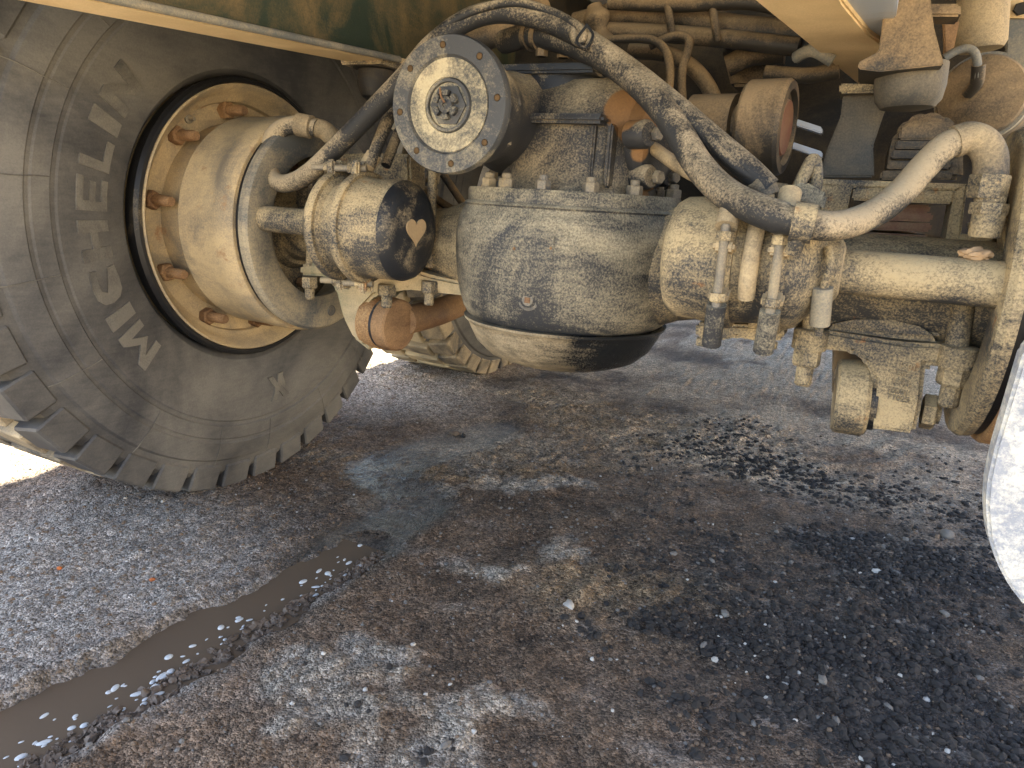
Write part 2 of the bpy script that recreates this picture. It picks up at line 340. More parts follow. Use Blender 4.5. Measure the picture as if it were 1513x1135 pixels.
r5 = nd(nt, 'ShaderNodeMapRange'); L(n5.outputs['Fac'], r5.inputs[0]); r5.inputs[1].default_value = .3; r5.inputs[2].default_value = .72; r5.inputs[3].default_value = .35; r5.inputs[4].default_value = 1.8
mu2 = nd(nt, 'ShaderNodeMath', operation='MULTIPLY'); L(mu.outputs[0], mu2.inputs[0]); L(r5.outputs[0], mu2.inputs[1]); L(mu2.outputs[0], mx.inputs['B'])
n6 = nd(nt, 'ShaderNodeTexVoronoi', Scale=330.); n7 = nd(nt, 'ShaderNodeTexVoronoi', Scale=140.)
for q_ in (n6, n7): L(g.outputs['Position'], q_.inputs['Vector'])
vals = []
for q_, lo_, hi_ in ((n6, .45, 1.65), (n7, .6, 1.45)):
    sp_ = nd(nt, 'ShaderNodeSeparateColor'); L(q_.outputs['Color'], sp_.inputs[0]); mr_ = nd(nt, 'ShaderNodeMapRange'); L(sp_.outputs[0], mr_.inputs[0]); mr_.inputs[3].default_value = lo_; mr_.inputs[4].default_value = hi_; vals.append(mr_.outputs[0])
m6 = nd(nt, 'ShaderNodeMath', operation='MULTIPLY'); L(vals[0], m6.inputs[0]); L(vals[1], m6.inputs[1])
m7 = nd(nt, 'ShaderNodeMath', operation='MULTIPLY'); L(m6.outputs[0], m7.inputs[0]); L(mu.outputs[0], m7.inputs[1]); L(m7.outputs[0], mx.inputs['B'])
s6 = nd(nt, 'ShaderNodeMath', operation='MULTIPLY_ADD'); L(n6.outputs['Distance'], s6.inputs[0]); s6.inputs[1].default_value = -1.; L(n1.outputs['Fac'], s6.inputs[2])
s7 = nd(nt, 'ShaderNodeMath', operation='MULTIPLY'); L(n7.outputs['Distance'], s7.inputs[0]); s7.inputs[1].default_value = -1.2
ad = nd(nt, 'ShaderNodeMath', operation='ADD'); L(s6.outputs[0], ad.inputs[0]); L(s7.outputs[0], ad.inputs[1])
bp = nd(nt, 'ShaderNodeBump', Strength=1., Distance=.005); L(ad.outputs[0], bp.inputs['Height']); L(bp.outputs[0], b.inputs['Normal'])
gm.materials.append(m); ground = bpy.data.objects.new('ground', gm); col.objects.link(ground)
setp(ground, 'dark damp dirt with ruts, sunlit sand beyond the shade painted paler', 'ground', kind='structure')

# muddy water standing in the rut
bm = bmesh.new(); cw = catmull([Vector((a[0], a[1], WATER_Z)) for a in CHAN], 14); L_ = []; Rr = []
for i, p in enumerate(cw):
    d = (cw[min(i+1, len(cw)-1)]-cw[max(i-1, 0)]).normalized(); s = Vector((-d.y, d.x, 0)); k = .115*(1-.5*i/len(cw))
    L_.append(bm.verts.new(p+s*k)); Rr.append(bm.verts.new(p-s*k))
for i in range(len(cw)-1): bm.faces.new((L_[i], Rr[i], Rr[i+1], L_[i+1]))
mw = bpy.data.materials.new('muddy_water'); mw.use_nodes = True; b = mw.node_tree.nodes['Principled BSDF']
b.inputs['Base Color'].default_value = (.12, .088, .060, 1); b.inputs['Roughness'].default_value = .2; b.inputs['IOR'].default_value = 1.33
nn = nd(mw.node_tree, 'ShaderNodeTexNoise', Scale=45., Detail=3.); bb = nd(mw.node_tree, 'ShaderNodeBump', Strength=.12, Distance=.003)
gg = nd(mw.node_tree, 'ShaderNodeNewGeometry'); mw.node_tree.links.new(gg.outputs['Position'], nn.inputs['Vector']); mw.node_tree.links.new(nn.outputs['Fac'], bb.inputs['Height']); mw.node_tree.links.new(bb.outputs[0], b.inputs['Normal'])
setp(mesh_obj('water', bm, mw, None, 0), 'muddy brown water standing in the rut', 'puddle', kind='structure')

# stones ---------------------------------------------------------------
def stone_mesh(name, seed, sub=1, flat=.6):
    r = np.random.default_rng(seed); bm = bmesh.new(); bmesh.ops.create_icosphere(bm, subdivisions=sub, radius=1)
    ax = r.uniform(.7, 1.25, 3); ax[2] *= flat
    for v in bm.verts:
        k = 1+r.uniform(-.2, .2); v.co = Vector((v.co.x*ax[0]*k, v.co.y*ax[1]*k, v.co.z*ax[2]*k))
    return bm
def flatmat(name, c, rough=.9, var=.35, spec=.3):
    m = bpy.data.materials.new(name); m.use_nodes = True; nt = m.node_tree; b = nt.nodes['Principled BSDF']
    g = nd(nt, 'ShaderNodeNewGeometry'); n = nd(nt, 'ShaderNodeTexNoise', Scale=90., Detail=5.); nt.links.new(g.outputs['Position'], n.inputs['Vector'])
    r = nd(nt, 'ShaderNodeMapRange'); r.inputs[3].default_value = 1-var; r.inputs[4].default_value = 1+var; nt.links.new(n.outputs['Fac'], r.inputs[0])
    mx = nd(nt, 'ShaderNodeMix', data_type='RGBA', blend_type='MULTIPLY'); mx.inputs['Factor'].default_value = 1; mx.inputs['A'].default_value = (*c, 1); nt.links.new(r.outputs[0], mx.inputs['B'])
    nt.links.new(mx.outputs['Result'], b.inputs['Base Color']); b.inputs['Roughness'].default_value = rough; b.inputs['Specular IOR Level'].default_value = spec
    return m
MS = [flatmat('stone_black', (.032,.028,.025), .8), flatmat('stone_grey', (.17,.155,.135)), flatmat('stone_pale', (.45,.42,.37)), flatmat('stone_brown', (.165,.118,.08)), flatmat('stone_orange', (.42,.13,.04))]
def scatter(name, n, sampler, size, mats, label, seed):
    r = np.random.default_rng(seed); protos = []
    for i in range(6):
        bm = stone_mesh('x', seed*10+i, 1, .65); bm.verts.ensure_lookup_table()
        protos.append((np.array([v.co[:] for v in bm.verts]), np.array([[v.index for v in f.verts] for f in bm.faces]))); bm.free()
    pts = sampler(r, n); hs = gheight(pts[:, 0], pts[:, 1]); V = []; F = []; MI = []; off = 0
    for (x, y), h in zip(pts, hs):
        v, f = protos[r.integers(6)]; s = size(r); a = r.uniform(0, 6.28); c_, s_ = math.cos(a), math.sin(a)
        q = v*s; q = np.stack([q[:, 0]*c_-q[:, 1]*s_, q[:, 0]*s_+q[:, 1]*c_, q[:, 2]], 1)+(x, y, h+s*.15)
        V.append(q); F.append(f+off); off += len(v); MI.append(np.full(len(f), r.choice(len(mats[0]), p=mats[1])))
    me = bpy.data.meshes.new(name); me.from_pydata(np.concatenate(V).tolist(), [], np.concatenate(F).tolist())
    for k in mats[0]: me.materials.append(MS[k])
    me.polygons.foreach_set('material_index', np.concatenate(MI).astype(np.int32))
    o = bpy.data.objects.new(name, me); col.objects.link(o); return setp(o, label, 'gravel', kind='stuff')
def samp(test, lo, hi):
    def f(r, n):
        out = []
        while sum(map(len, out)) < n:
            p = np.stack([r.uniform(lo[0], hi[0], 6000), r.uniform(lo[1], hi[1], 6000)], 1); z = zones(p[:, 0], p[:, 1]); k = test(z, r.random(6000), p)
            out.append(p[k])
        return np.concatenate(out)[:n]
    return f
scatter('black_gravel', 9000, samp(lambda z, u, p: u < z['black']**2, (-.1, -.8), (1.3, 1.2)), lambda r: .0026+.0075*r.random()**2.5, ([0, 1, 2], [.965, .032, .003]), 'loose black gravel heaped on the right of the dirt', 3)
scatter('grit', 26000, samp(lambda z, u, p: (z['chan'] > z['wid']*1.2) & (u < .55+.45*z['grey']-.6*z['wet']), (-1.25, -.85), (.9, 1.2)), lambda r: .0008+.0033*r.random()**4, ([1, 2, 3], [.34, .018, .642]), 'fine mixed grit strewn over the dirt', 4)
def pebble(px, py, s, mat, name, label, group=None, flat=.65):
    x, y = G2(px, py); h = float(gheight(np.array([[x]]), np.array([[y]]))[0, 0]); o = mesh_obj(name, stone_mesh('x', int(px*7+py), 2, flat), MS[mat], None, 60)
    o.scale = (s, s*random.uniform(.7, 1), s); o.rotation_euler = (0, 0, random.random()*6); o.location = (x, y, h+s*.25); return setp(o, label, 'stone', group)
for px, py in [(432, 1041), (1065, 912), (1100, 955), (1195, 962), (1145, 862), (1130, 927), (1330, 1000), (1062, 940), (905, 1050), (240, 742), (185, 738), (665, 1015), (875, 972), (540, 1024), (1160, 1010), (478, 975), (1395, 665), (1015, 862), (1175, 1065), (700, 1085), (610, 960)]:
    pebble(px, py, random.uniform(.0028, .005), 2, 'pebble', *(('small pale pebble lying among the black gravel', 'pale pebbles among the black gravel') if px > 1000 else ('small pale pebble lying on bare brown dirt', 'pale pebbles on the bare dirt') if py > 800 else ('small pale pebble lying beside the big tyre', 'pale pebbles beside the big tyre')))
pebble(840, 900, .013, 2, 'pebble', 'pinkish white elongated pebble on brown dirt near the track crossing', None, .4)
pebble(1398, 795, .017, 1, 'stone', 'dark grey stone beside small brown chip on black gravel', None, .6)
pebble(1383, 797, .008, 3, 'stone', 'small brown stone chip touching the dark grey stone')
pebble(88, 842, .006, 4, 'stone_chip', 'larger orange stone chip on grey grit'); pebble(225, 857, .0045, 4, 'stone_chip', 'smaller orange stone chip on grey grit near the rut')
pebble(672, 637, .014, 3, 'dirt_clod', 'brown dirt clod on the dark wet trail'); pebble(685, 640, .009, 0, 'dirt_clod', 'dark clod beside the brown dirt clod')
# foam flecks floating on the water
bm = bmesh.new(); r = np.random.default_rng(5); k = 0
cwp = [(p.x, p.y) for p in cw]
while k < 110:
    i = int(r.integers(3, len(cwp)-1)); d = r.normal(0, .55); dv = Vector((cwp[i][0]-cwp[i-1][0], cwp[i][1]-cwp[i-1][1], 0)).normalized(); s = Vector((-dv.y, dv.x, 0))
    if abs(d) > 1: continue
    p = Vector((cwp[i][0], cwp[i][1], WATER_Z))+s*(-.016+d*.055*(1-.4*i/len(cwp)))+dv*r.normal(0, .01); sz = .0014+.0045*r.random()**3
    mt = Matrix.Translation(p) @ Matrix.Rotation(math.atan2(dv.y, dv.x)+r.normal(0, .3), 4, 'Z') @ Matrix.Diagonal((sz*r.uniform(1, 2.4), sz, sz*.45, 1))
    bmesh.ops.create_icosphere(bm, subdivisions=2, radius=1, matrix=mt); k += 1
setp(mesh_obj('foam', bm, flatmat('foam', (.52, .53, .52), .35, .2, .5), None, 80), 'pale foam flecks floating on the muddy water', 'foam', kind='stuff')
# lumps of mud along the far edge of the rut
bm = bmesh.new()
for k in range(300):
    i = int(r.integers(8, len(cwp)-1)); dv = Vector((cwp[i][0]-cwp[i-1][0], cwp[i][1]-cwp[i-1][1], 0)).normalized(); s = Vector((-dv.y, dv.x, 0))
    p = Vector((cwp[i][0], cwp[i][1], WATER_Z+.001))+s*(-(.040+.045*r.random())*(1-.35*i/len(cwp))); sz = .0022+.005*r.random()**2
    bmesh.ops.create_icosphere(bm, subdivisions=2, radius=1, matrix=Matrix.Translation(p) @ Matrix.Rotation(r.random()*6, 4, 'Z') @ Matrix.Diagonal((sz*1.4, sz, sz*.55, 1)))
for v in bm.verts: v.co += Vector((r.normal(0, .0016), r.normal(0, .0016), r.normal(0, .0016)))
setp(mesh_obj('mud_clumps', bm, flatmat('wet_mud', (.13, .095, .068), .6, .5), None, 60), 'wet lumpy mud along the edge of the rut', 'mud', kind='stuff')

# a clod of dried dirt sitting on the right push rod tube
oc = mesh_obj('dirt_clod', stone_mesh('x', 77, 3, .8), flatmat('dry_clod', (.42, .29, .17), .95, .4), None, 60); qc = P(1437, 394, Y=-.165); oc.location = (qc.x, qc.y, .612-.002+.0285+.006); oc.scale = (.015, .013, .012)
setp(oc, 'crumbly tan dirt clod resting on the right push rod tube', 'dirt clod')
# sandy bank added beyond the truck's right side, also bounces light
bm = bmesh.new(); n = 40
for j in range(2): pass
vs = [[bm.verts.new((5+1.6*math.sin(i*.35)+j*.9, -14+i*1.1, -.1+(0, .5, 1.4, 2.3, 2.6, 2.5)[j]+.12*math.sin(i*1.7+j*2))) for i in range(n)] for j in range(6)]
for a, b2 in zip(vs, vs[1:]):
    for i in range(n-1): bm.faces.new((a[i], a[i+1], b2[i+1], b2[i]))
setp(mesh_obj('added_sand_bank', bm, flatmat('sand', (.62, .5, .32), .95, .2), None, 80), 'added sandy bank beyond the truck, bouncing sunlight', 'bank', kind='structure')

# ================================================================== TRUCK
truck = bpy.data.objects.new('dump_truck', None); col.objects.link(truck); truck.empty_display_size = .3
setp(truck, 'dusty heavy truck seen from beneath, its axle and brakes coated in tan dirt', 'truck')
T = truck; ZC = .594; XA = Vector((1, 0, 0))
# out-of-view underside of the body, edges placed to shape shade and sun
box_obj('shade_bed_floor', (-1.87, -1.48, 1.42), (1.2, .9, 1.5), 'dark', T); box_obj('shade_bed_floor', (-1.87, .905, 1.42), (.72, 4.6, 1.5), 'dark', T)
for yy in (-1.4, -.6, .25, 1.9, 3.2): box_obj('crossmember', (-1.6, yy, 1.27), (1.1 if yy < 1 else .7, yy+.12, 1.419), 'dark', T)
# ---- left wheel
def tyre(yc, xs, name='tyre', lugs='tread', side='rubber'):
    s = -1 if xs < 0 else 1; x0 = abs(xs)                      # x0: inner sidewall plane
    pr = [(x0+.03, .283), (x0+.012, .292), (x0-.004, .305), (x0-.018, .345), (x0-.026, .40), (x0-.0265, .438), (x0-.0235, .441), (x0-.0235, .448), (x0-.027, .451), (x0-.024, .478), (x0-.021, .481), (x0-.021, .487), (x0-.023, .490), (x0-.014, .525), (x0-.012, .529), (x0-.004, .533), (x0+.004, .560), (x0+.02, .574),
          (x0+.18, .580), (x0+.34, .574), (x0+.356, .56), (x0+.37, .50), (x0+.38, .42), (x0+.36, .31), (x0+.33, .283)]
    t = lathe_obj(name, (0, yc, ZC), (s, 0, 0), pr, 'rubber', T, 144, ring=True, smooth=28)
    N = 40; bm = bmesh.new()
    # a shoulder lug: wedge with chamfered outer edge
    def lug(xa, xb, ra, rb, w, skew=0., side=0):
        q = []
        for (xx, k) in ((xa, 0), (xb, 1)):
            w2 = w*(1 if k == 0 else .86); sk = skew*k
            q.append([(xx, ra, -w2/2+sk), (xx+(.012*s if (k == 0 and side) else 0), rb, -w2*.46+sk), (xx+(.012*s if (k == 0 and side) else 0), rb, w2*.46+sk), (xx, ra, w2/2+sk)])
        bm = bmesh.new(); vv = [[bm.verts.new((xx, math.sin(a)*rr, -math.cos(a)*rr)) for xx, rr, a in row] for row in q]
        for i in range(4): bm.faces.new((vv[0][i], vv[0][(i+1) % 4], vv[1][(i+1) % 4], vv[1][i]))
        bm.faces.new(vv[0]); bm.faces.new(vv[1])
        bmesh.ops.recalc_face_normals(bm, faces=bm.faces); bmesh.ops.bevel(bm, geom=list(bm.edges), offset=.004, segments=1, affect='EDGES', clamp_overlap=True)
        return bm
    st = 2*math.pi/N; first = {}
    for row, (xa, xb, ra, rb, w, sk, sd_) in enumerate(((x0-.005, x0+.10, .545, .603, st*.86, .03, 1), (x0+.11, x0+.25, .574, .605, st*.74, -.03, 0), (x0+.26, x0+.36, .556, .603, st*.80, .03, 0))):
        me = None
        for i in range(N):
            if me is None: o = mesh_obj('tread_block', lug(s*xa, s*xb, ra, rb, w, sk, sd_), lugs if row else side, t, 20); me = o.data
            else: o = bpy.data.objects.new('tread_block', me); col.objects.link(o); o.parent = t
            o.location = (0, yc, ZC); o.rotation_euler = ((i+.5*(row == 1)+.3)*st, 0, 0)
    return t
XS = -.785
ty = tyre(0, XS); ty['label'] = 'large worn black tyre with raised maker lettering on its dusty sidewall'
for k in range(18):                                             # thin mould lines crossing the sidewall
    aa = R_(8+20*k+random.uniform(-4, 4)); rs = [.452, .478, .492, .527, .545]; xs_ = [.0275, .0248, .0235, .0145, .006]; sk = random.uniform(-.03, .03)
    tube_obj('mould_line', [(XS+x_+.0002, -r_*math.cos(aa+sk*i_/4), ZC+r_*math.sin(aa+sk*i_/4)) for i_, (r_, x_) in enumerate(zip(rs, xs_))], .0009, 'letter', ty, n=5, sub=4)
# raised letters: strokes on a 0..1 box, x along reading direction, y towards the tread
def bar(x0, y0, x1, y1): return [(x0, y0), (x1, y0), (x1, y1), (x0, y1)]
GL = {'M': [bar(0, 0, .22, 1), bar(.78, 0, 1, 1), [(.22, 1), (.22, .62), (.5, .12), (.5, .5)], [(.78, 1), (.5, .5), (.5, .12), (.78, .62)]],
      'I': [bar(0, 0, 1, 1)], 'H': [bar(0, 0, .3, 1), bar(.7, 0, 1, 1), bar(.3, .38, .7, .62)],
      'E': [bar(0, 0, .3, 1), bar(.3, 0, 1, .2), bar(.3, .4, .9, .6), bar(.3, .8, 1, 1)], 'L': [bar(0, 0, .3, 1), bar(.3, 0, 1, .24)],
      'N': [bar(0, 0, .27, 1), bar(.73, 0, 1, 1), [(.27, 1), (.27, .6), (.73, 0), (.73, .4)]],
      'C': [[(1, .05), (.98, .3), (.7, .24), (.42, .26), (.3, .5), (.42, .74), (.7, .76), (.98, .7), (1, .95), (.6, 1), (.25, .96), (.06, .78), (0, .5), (.06, .22), (.25, .04), (.6, 0)]],
      'X': [[(0, 0), (.32, 0), (.5, .33), (.68, 0), (1, 0), (.68, .5), (1, 1), (.68, 1), (.5, .67), (.32, 1), (0, 1), (.32, .5)]]}
def sidex(r): return np.interp(r, [.305, .345, .40, .438], [.004, .018, .026, .0265])
def letter(ch, a0, a1, r0, r1, parent):
    bm = bmesh.new()
    for poly in GL[ch]:
        q = []
        for i, (u, v) in enumerate(poly):                      # subdivide so the glyph follows the curved sidewall
            u2, v2 = poly[(i+1) % len(poly)]
            for k in range(4): q.append((u+(u2-u)*k/4, v+(v2-v)*k/4))
        pts = []
        for u, v in q:
            a = a0+(a1-a0)*u; r = r0+(r1-r0)*v; pts.append(Vector((XS+sidex(r)-.001, -r*math.cos(a), ZC+r*math.sin(a))))
        prism(bm, pts, (.0038, 0, 0))
    bmesh.ops.triangulate(bm, faces=[f for f in bm.faces if len(f.verts) > 4])
    return mesh_obj('raised_letter', bm, 'letter', parent, 0)
wd = {'M': 1.2, 'I': .42, 'C': 1, 'H': 1.05, 'E': .85, 'L': .85, 'N': 1.15}
word = 'MICHELIN'; gap = .24; tot = sum(wd[c] for c in word)+gap*(len(word)-1); a = R_(-42); span = R_(84)
for c in word:
    letter(c, a, a+span*wd[c]/tot, .348, .408, ty); a += span*(wd[c]+gap)/tot
letter('X', R_(-101), R_(-93), .355, .412, ty)
# wheel rim
rim = lathe_obj('wheel_rim', (0, 0, ZC), (-1, 0, 0), [(.765, .2785), (.762, .276), (.766, .271), (.785, .262), (.797, .250), (.802, .243), (.812, .240), (.814, .234), (.815, .15), (.835, .15), (.835, .24), (.86, .262), (1.08, .262), (1.1, .280), (.80, .280)], 'drum', T, 96, ring=True, label='tan dust coated wheel rim')
lathe_obj('bead_gap_line', (0, 0, ZC), (-1, 0, 0), [(.768, .277), (.764, .281), (.765, .287), (.772, .292), (.80, .287), (.80, .277)], 'jet', rim, 96, ring=True)  # black hoop standing in for the shaded gap at the tyre bead
for i in range(10):
    a = R_(10+36*i); o = hexnut('lug_bolt', (-.816, -.226*math.cos(a), ZC+.226*math.sin(a)), (1, 0, 0), .0185, .02, 'rust', rim, .042, .0105)
lathe_obj('valve_cap', (-.816, -.232*math.cos(R_(58)), ZC+.232*math.sin(R_(58))), (1, 0, 0), [(0, .009), (.006, .009), (.007, .004), (.02, .004)], 'bolt', rim, 12)
# brake drum, ring
for s in (-1, 1):
    d = lathe_obj('brake_drum', (0, 0, ZC), (s, 0, 0), [(.84, .13), (.835, .198), (.765, .203), (.757, .207), (.75, .214), (.668, .2145), (.664, .2165), (.618, .217), (.612, .213), (.612, .185), (.70, .18), (.83, .12)], 'drum' if s < 0 else 'rustdrum', T, 96, ring=True)
    d['label'] = 'tan dust coated brake drum' if s < 0 else 'rusty orange brake drum'
    bm = bmesh.new(); lathe(bm, (0, 0, ZC), (s, 0, 0), [(.602, .142), (.602, .210), (.590, .212), (.582, .207), (.580, .20), (.580, .152), (.586, .142)], 96, ring=True)
    # black hoop standing in for the shaded gap between ring and drum
    lathe_obj('drum_gap_line', (0, 0, ZC), (s, 0, 0), [(.601, .15), (.601, .206), (.613, .206), (.613, .15)], 'jet', d, 96, ring=True)
    bk = mesh_obj('brake_ring', bm, 'ringm' if s < 0 else 'tan2', T, 35, 'worn grey ring edging the brake drum')
    lathe_obj('ring_plug', (s*.580, -.176*math.cos(R_(-97)), ZC+.176*math.sin(R_(-97))), (-s, 0, 0), [(0, .012), (.002, .011), (.003, .004)], 'bolt', bk, 20)
    pl = lathe_obj('backing_plate', (0, 0, ZC), (s, 0, 0), [(.70, .20), (.69, .20), (.66, .15), (.655, .09), (.64, .08), (.64, 0)], 'tan2', T, 48)
    for k in range(6):
        aa = R_(25+60*k); hexnut('bolt', (s*.657, -.12*math.cos(aa), ZC+.12*math.sin(aa)), (-s, 0, 0), .011, .01, 'rust', pl, .006)
# ---- axle housing
bm = bmesh.new()
lathe(bm, (-.20, 0, ZC-.012), (-1, 0, 0), [(-.10, .14), (-.03, .122), (.0, .104), (.03, .088), (.08, .070), (.16, .06), (.45, .06)], 40)
lathe(bm, (.12, 0, ZC-.012), (1, 0, 0), [(-.10, .125), (0, .108), (.05, .088), (.10, .078), (.16, .075), (.52, .075)], 40)
axh = mesh_obj('axle_housing', bm, 'tan2', T, 35, 'dusty axle housing tubes on either side of the differential')
PX, PY = -.035, 0.
pot = lathe_obj('differential_case', (PX, PY, 0), (0, 0, 1), [(.474, 0), (.474, .168), (.480, .176), (.492, .183), (.515, .1905), (.55, .197), (.59, .2), (.62, .1995), (.642, .196), (.656, .190), (.660, .1865), (.663, .186), (.666, .1885), (.669, .186), (.671, .182), (.688, .182), (.692, .180), (.692, 0)], 'black', T, 96, label='big round black differential case scuffed with tan dust')
lathe_obj('bowl_cover', (PX, PY, 0), (0, 0, 1), [(.392, 0), (.393, .07), (.398, .105), (.410, .135), (.430, .157), (.455, .170), (.464, .174), (.469, .180), (.4735, .181), (.4735, 0)], dusty('bowl_paint', (.012,.013,.014), amt=.55, up=-.1, fine=.7, scratch=.4, rough=.25, scale=5, grads=((-.06, .12, -.85),)), pot, 96, label='rounded bowl under the case, bare glossy black on one side')
for px in (722, 747, 801, 871, 936, 995, 1024):
    q = on_post(px, 298, PX, PY, .168); aa = math.atan2(q.y-PY, q.x-PX)
    hexnut('flange_nut', (PX+.168*math.cos(aa), PY+.168*math.sin(aa), .692), (0, 0, 1), .0125, .014, 'bolt', pot, .008, .0075)
for k in range(9):
    aa = R_(5+20*k); hexnut('flange_nut', (PX+.168*math.cos(aa), PY+.168*math.sin(aa), .692), (0, 0, 1), .0125, .014, 'bolt', pot, .008, .0075)
q = on_post(781, 443, PX, PY, .1885); d = Vector((q.x-PX, q.y-PY, 0)).normalized()
bm = bmesh.new(); lathe(bm, q-d*.004, d, [(0, .017), (.006, .017), (.007, .0135), (.005, .0125), (.005, .0095), (.009, .009), (.009, .006)], 32)
pg = mesh_obj('drain_plug', bm, 'bolt', pot, 30)
x_, y_, z_ = frame(d); bm = bmesh.new(); prism(bm, [q+d*.003+(x_*a+y_*b)*.0042 for a, b in ((-1, -1), (1, -1), (1, 1), (-1, 1))], d*.0045); mesh_obj('plug_socket', bm, 'rust', pot, 0)
# name plate following the curve
bm = bmesh.new(); cs = [on_post(px, 367, PX, PY, .199) for px in (757, 772, 788, 803, 818)]; o_ = []
for q in cs:
    d = Vector((q.x-PX, q.y-PY, 0)).normalized(); o_.append([bm.verts.new(q+d*k+Vector((0, 0, z))) for k, z in ((0, -.018), (.0022, -.018), (.0022, .018), (0, .018))])
for a, b2 in zip(o_, o_[1:]):
    for i in range(3): bm.faces.new((a[i], a[i+1], b2[i+1], b2[i]))
bm.faces.new(o_[0]); bm.faces.new(o_[-1]); npz = mesh_obj('name_plate', bm, 'black', pot, 0)
for k in (0, -1):
    q = cs[k]; d = Vector((q.x-PX, q.y-PY, 0)).normalized(); lathe_obj('rivet', q+d*.002+Vector((.004 if k == 0 else -.004, 0, 0)), d, [(0, .003), (.0015, .0022), (.002, 0)], 'rust', pot, 8)
# ---- differential carrier (upper casting)
FX, FZ = -.128, .797                                            # input shaft axis, along Y
bm = bmesh.new()
def loft(bm, secs, n=40, p=2.6):
    rings = []
    for (z, cx, cy, rx, ry) in secs:
        rg = []
        for i in range(n):
            a = 2*math.pi*i/n; c, s = math.cos(a), math.sin(a)
            rg.append(bm.verts.new((cx+rx*math.copysign(abs(c)**(2/p), c), cy+ry*math.copysign(abs(s)**(2/p), s), z)))
        rings.append(rg)
    for a, b in zip(rings, rings[1:]):
        for i in range(n): bm.faces.new((a[i], a[(i+1) % n], b[(i+1) % n], b[i]))
    bm.faces.new(rings[0]); bm.faces.new(rings[-1])
loft(bm, [(.688, PX+.005, .0, .135, .145), (.70, PX+.005, 0, .128, .138), (.73, PX+.012, -.01, .118, .12), (.77, PX+.012, -.01, .12, .115), (.80, PX+.012, -.005, .124, .117), (.835, PX+.012, 0, .118, .105), (.862, PX+.012, .01, .10, .085), (.872, PX+.012, .02, .07, .05)])
car = mesh_obj('differential_carrier', bm, 'carrier', T, 45, 'upper casting with brown rust stain running down its side')
lathe_obj('shaft_housing', (FX, -.02, FZ), (0, -1, 0), [(0, .085), (.06, .082), (.09, .07), (.13, .066), (.17, .074), (.19, .078), (.215, .078), (.22, .06)], 'carrier', car, 56)
for k in range(8):
    aa = R_(10+45*k); hexnut('bolt', (FX+.07*math.cos(aa), -.212, FZ+.07*math.sin(aa)), (0, 1, 0), .009, .012, 'bolt', car)
box_obj('casting_rib', (FX+.06, -.145, .790), (.055, -.10, .804), 'carrier', car, .005)
lathe_obj('end_cover', (.075, -.02, .775), (1, -.15, -.15), [(0, .072), (.03, .074), (.042, .066), (.05, .04), (.052, 0)], 'carrier', car, 40)
for px, py in ((966, 198), (968, 262), (992, 262)): hexnut('bolt', P(px, py, X=.122), (1, -.5, 0), .0105, .012, 'bolt', car)
box_obj('top_cover', (-.16, -.1, .868), (.02, .1, .882), 'blacker', car, .004)
lathe_obj('top_housing', (-.07, .0, .80), (0, 0, 1), [(0, .09), (.05, .092), (.072, .088), (.074, .0)], 'blacker', car, 40)
for px, py in ((800, 84), (832, 86)): hexnut('bolt', P(px, py, Y=-.07), (0, 0, 1), .010, .012, 'brown', car)
for px, py, rr_ in ((962, 198, .021), (965, 262, .019), (990, 262, .016)): lathe_obj('casting_boss', P(px, py, X=.122)+Vector((-.035, .018, 0)), (1, -.5, 0), [(0, rr_), (.030, rr_), (.036, rr_*.8)], 'carrier', car, 24)
for xx in (.035, .062): box_obj('casting_rib', (xx-.004, -.128, .70), (xx+.004, -.09, .792), 'carrier', car, .003)
from mathutils.bvhtree import BVHTree                            # seat the rust stain on the casting's own surface
_bv = []
for o_c in [car]+[c_ for c_ in car.children if c_.name.startswith('end_cover')]:
    _bv.append(BVHTree.FromPolygons([v.co.copy() for v in o_c.data.vertices], [tuple(p_.vertices) for p_ in o_c.data.polygons]))
_dn = [n_ for n_ in M['carrier'].node_tree.nodes if n_.type == 'VECT_MATH' and n_.operation == 'DISTANCE']
for n_, (px, py) in zip(_dn, ((938, 168), (946, 225), (952, 284))):
    hits = [h_ for h_ in (b_.ray_cast(CAM, ray(px, py).normalized()) for b_ in _bv) if h_[0] is not None]
    if hits: n_.inputs[1].default_value = min(hits, key=lambda h_: h_[3])[0]
# ---- input flange facing the camera
YF = -.272
fl = lathe_obj('drive_flange', (FX, YF, FZ), (0, -1, 0), [(-.05, .045), (-.012, .05), (-.010, .088), (-.006, .0925), (.004, .0925), (.008, .0905), (.008, .066), (.004, .063), (.003, .037), (.008, .035), (.008, .031), (-.004, .029), (-.004, 0)], 'face', T, 96, label='round bolt flange with castle nut, no shaft attached')
lathe_obj('dusty_disc', (FX, YF, FZ), (0, -1, 0), [(.0030, .0375), (.0052, .0375), (.0056, .062), (.0035, .0625)], dusty('disc_dust', (.06,.06,.055), dust=(.42,.36,.235), amt=.55, up=.1, fine=1.2, scale=16), fl, 64)
holem = flatmat('bolt_hole', (.09, .055, .025), .95)
for k in range(8):
    aa = R_(97+45*k); lathe_obj('bolt_hole', (FX+.0785*math.cos(aa), YF-.0085, FZ+.0785*math.sin(aa)), (0, 1, 0), [(0, .0048), (0, .0040), (.006, .0038), (.006, 0)], holem, fl, 16)
cn = lathe_obj('castle_nut', (FX, YF+.004, FZ), (0, -1, 0), [(0, .029), (.010, .0285), (.012, .021), (.012, .0185), (.012, 0)], 'face', fl, 6)
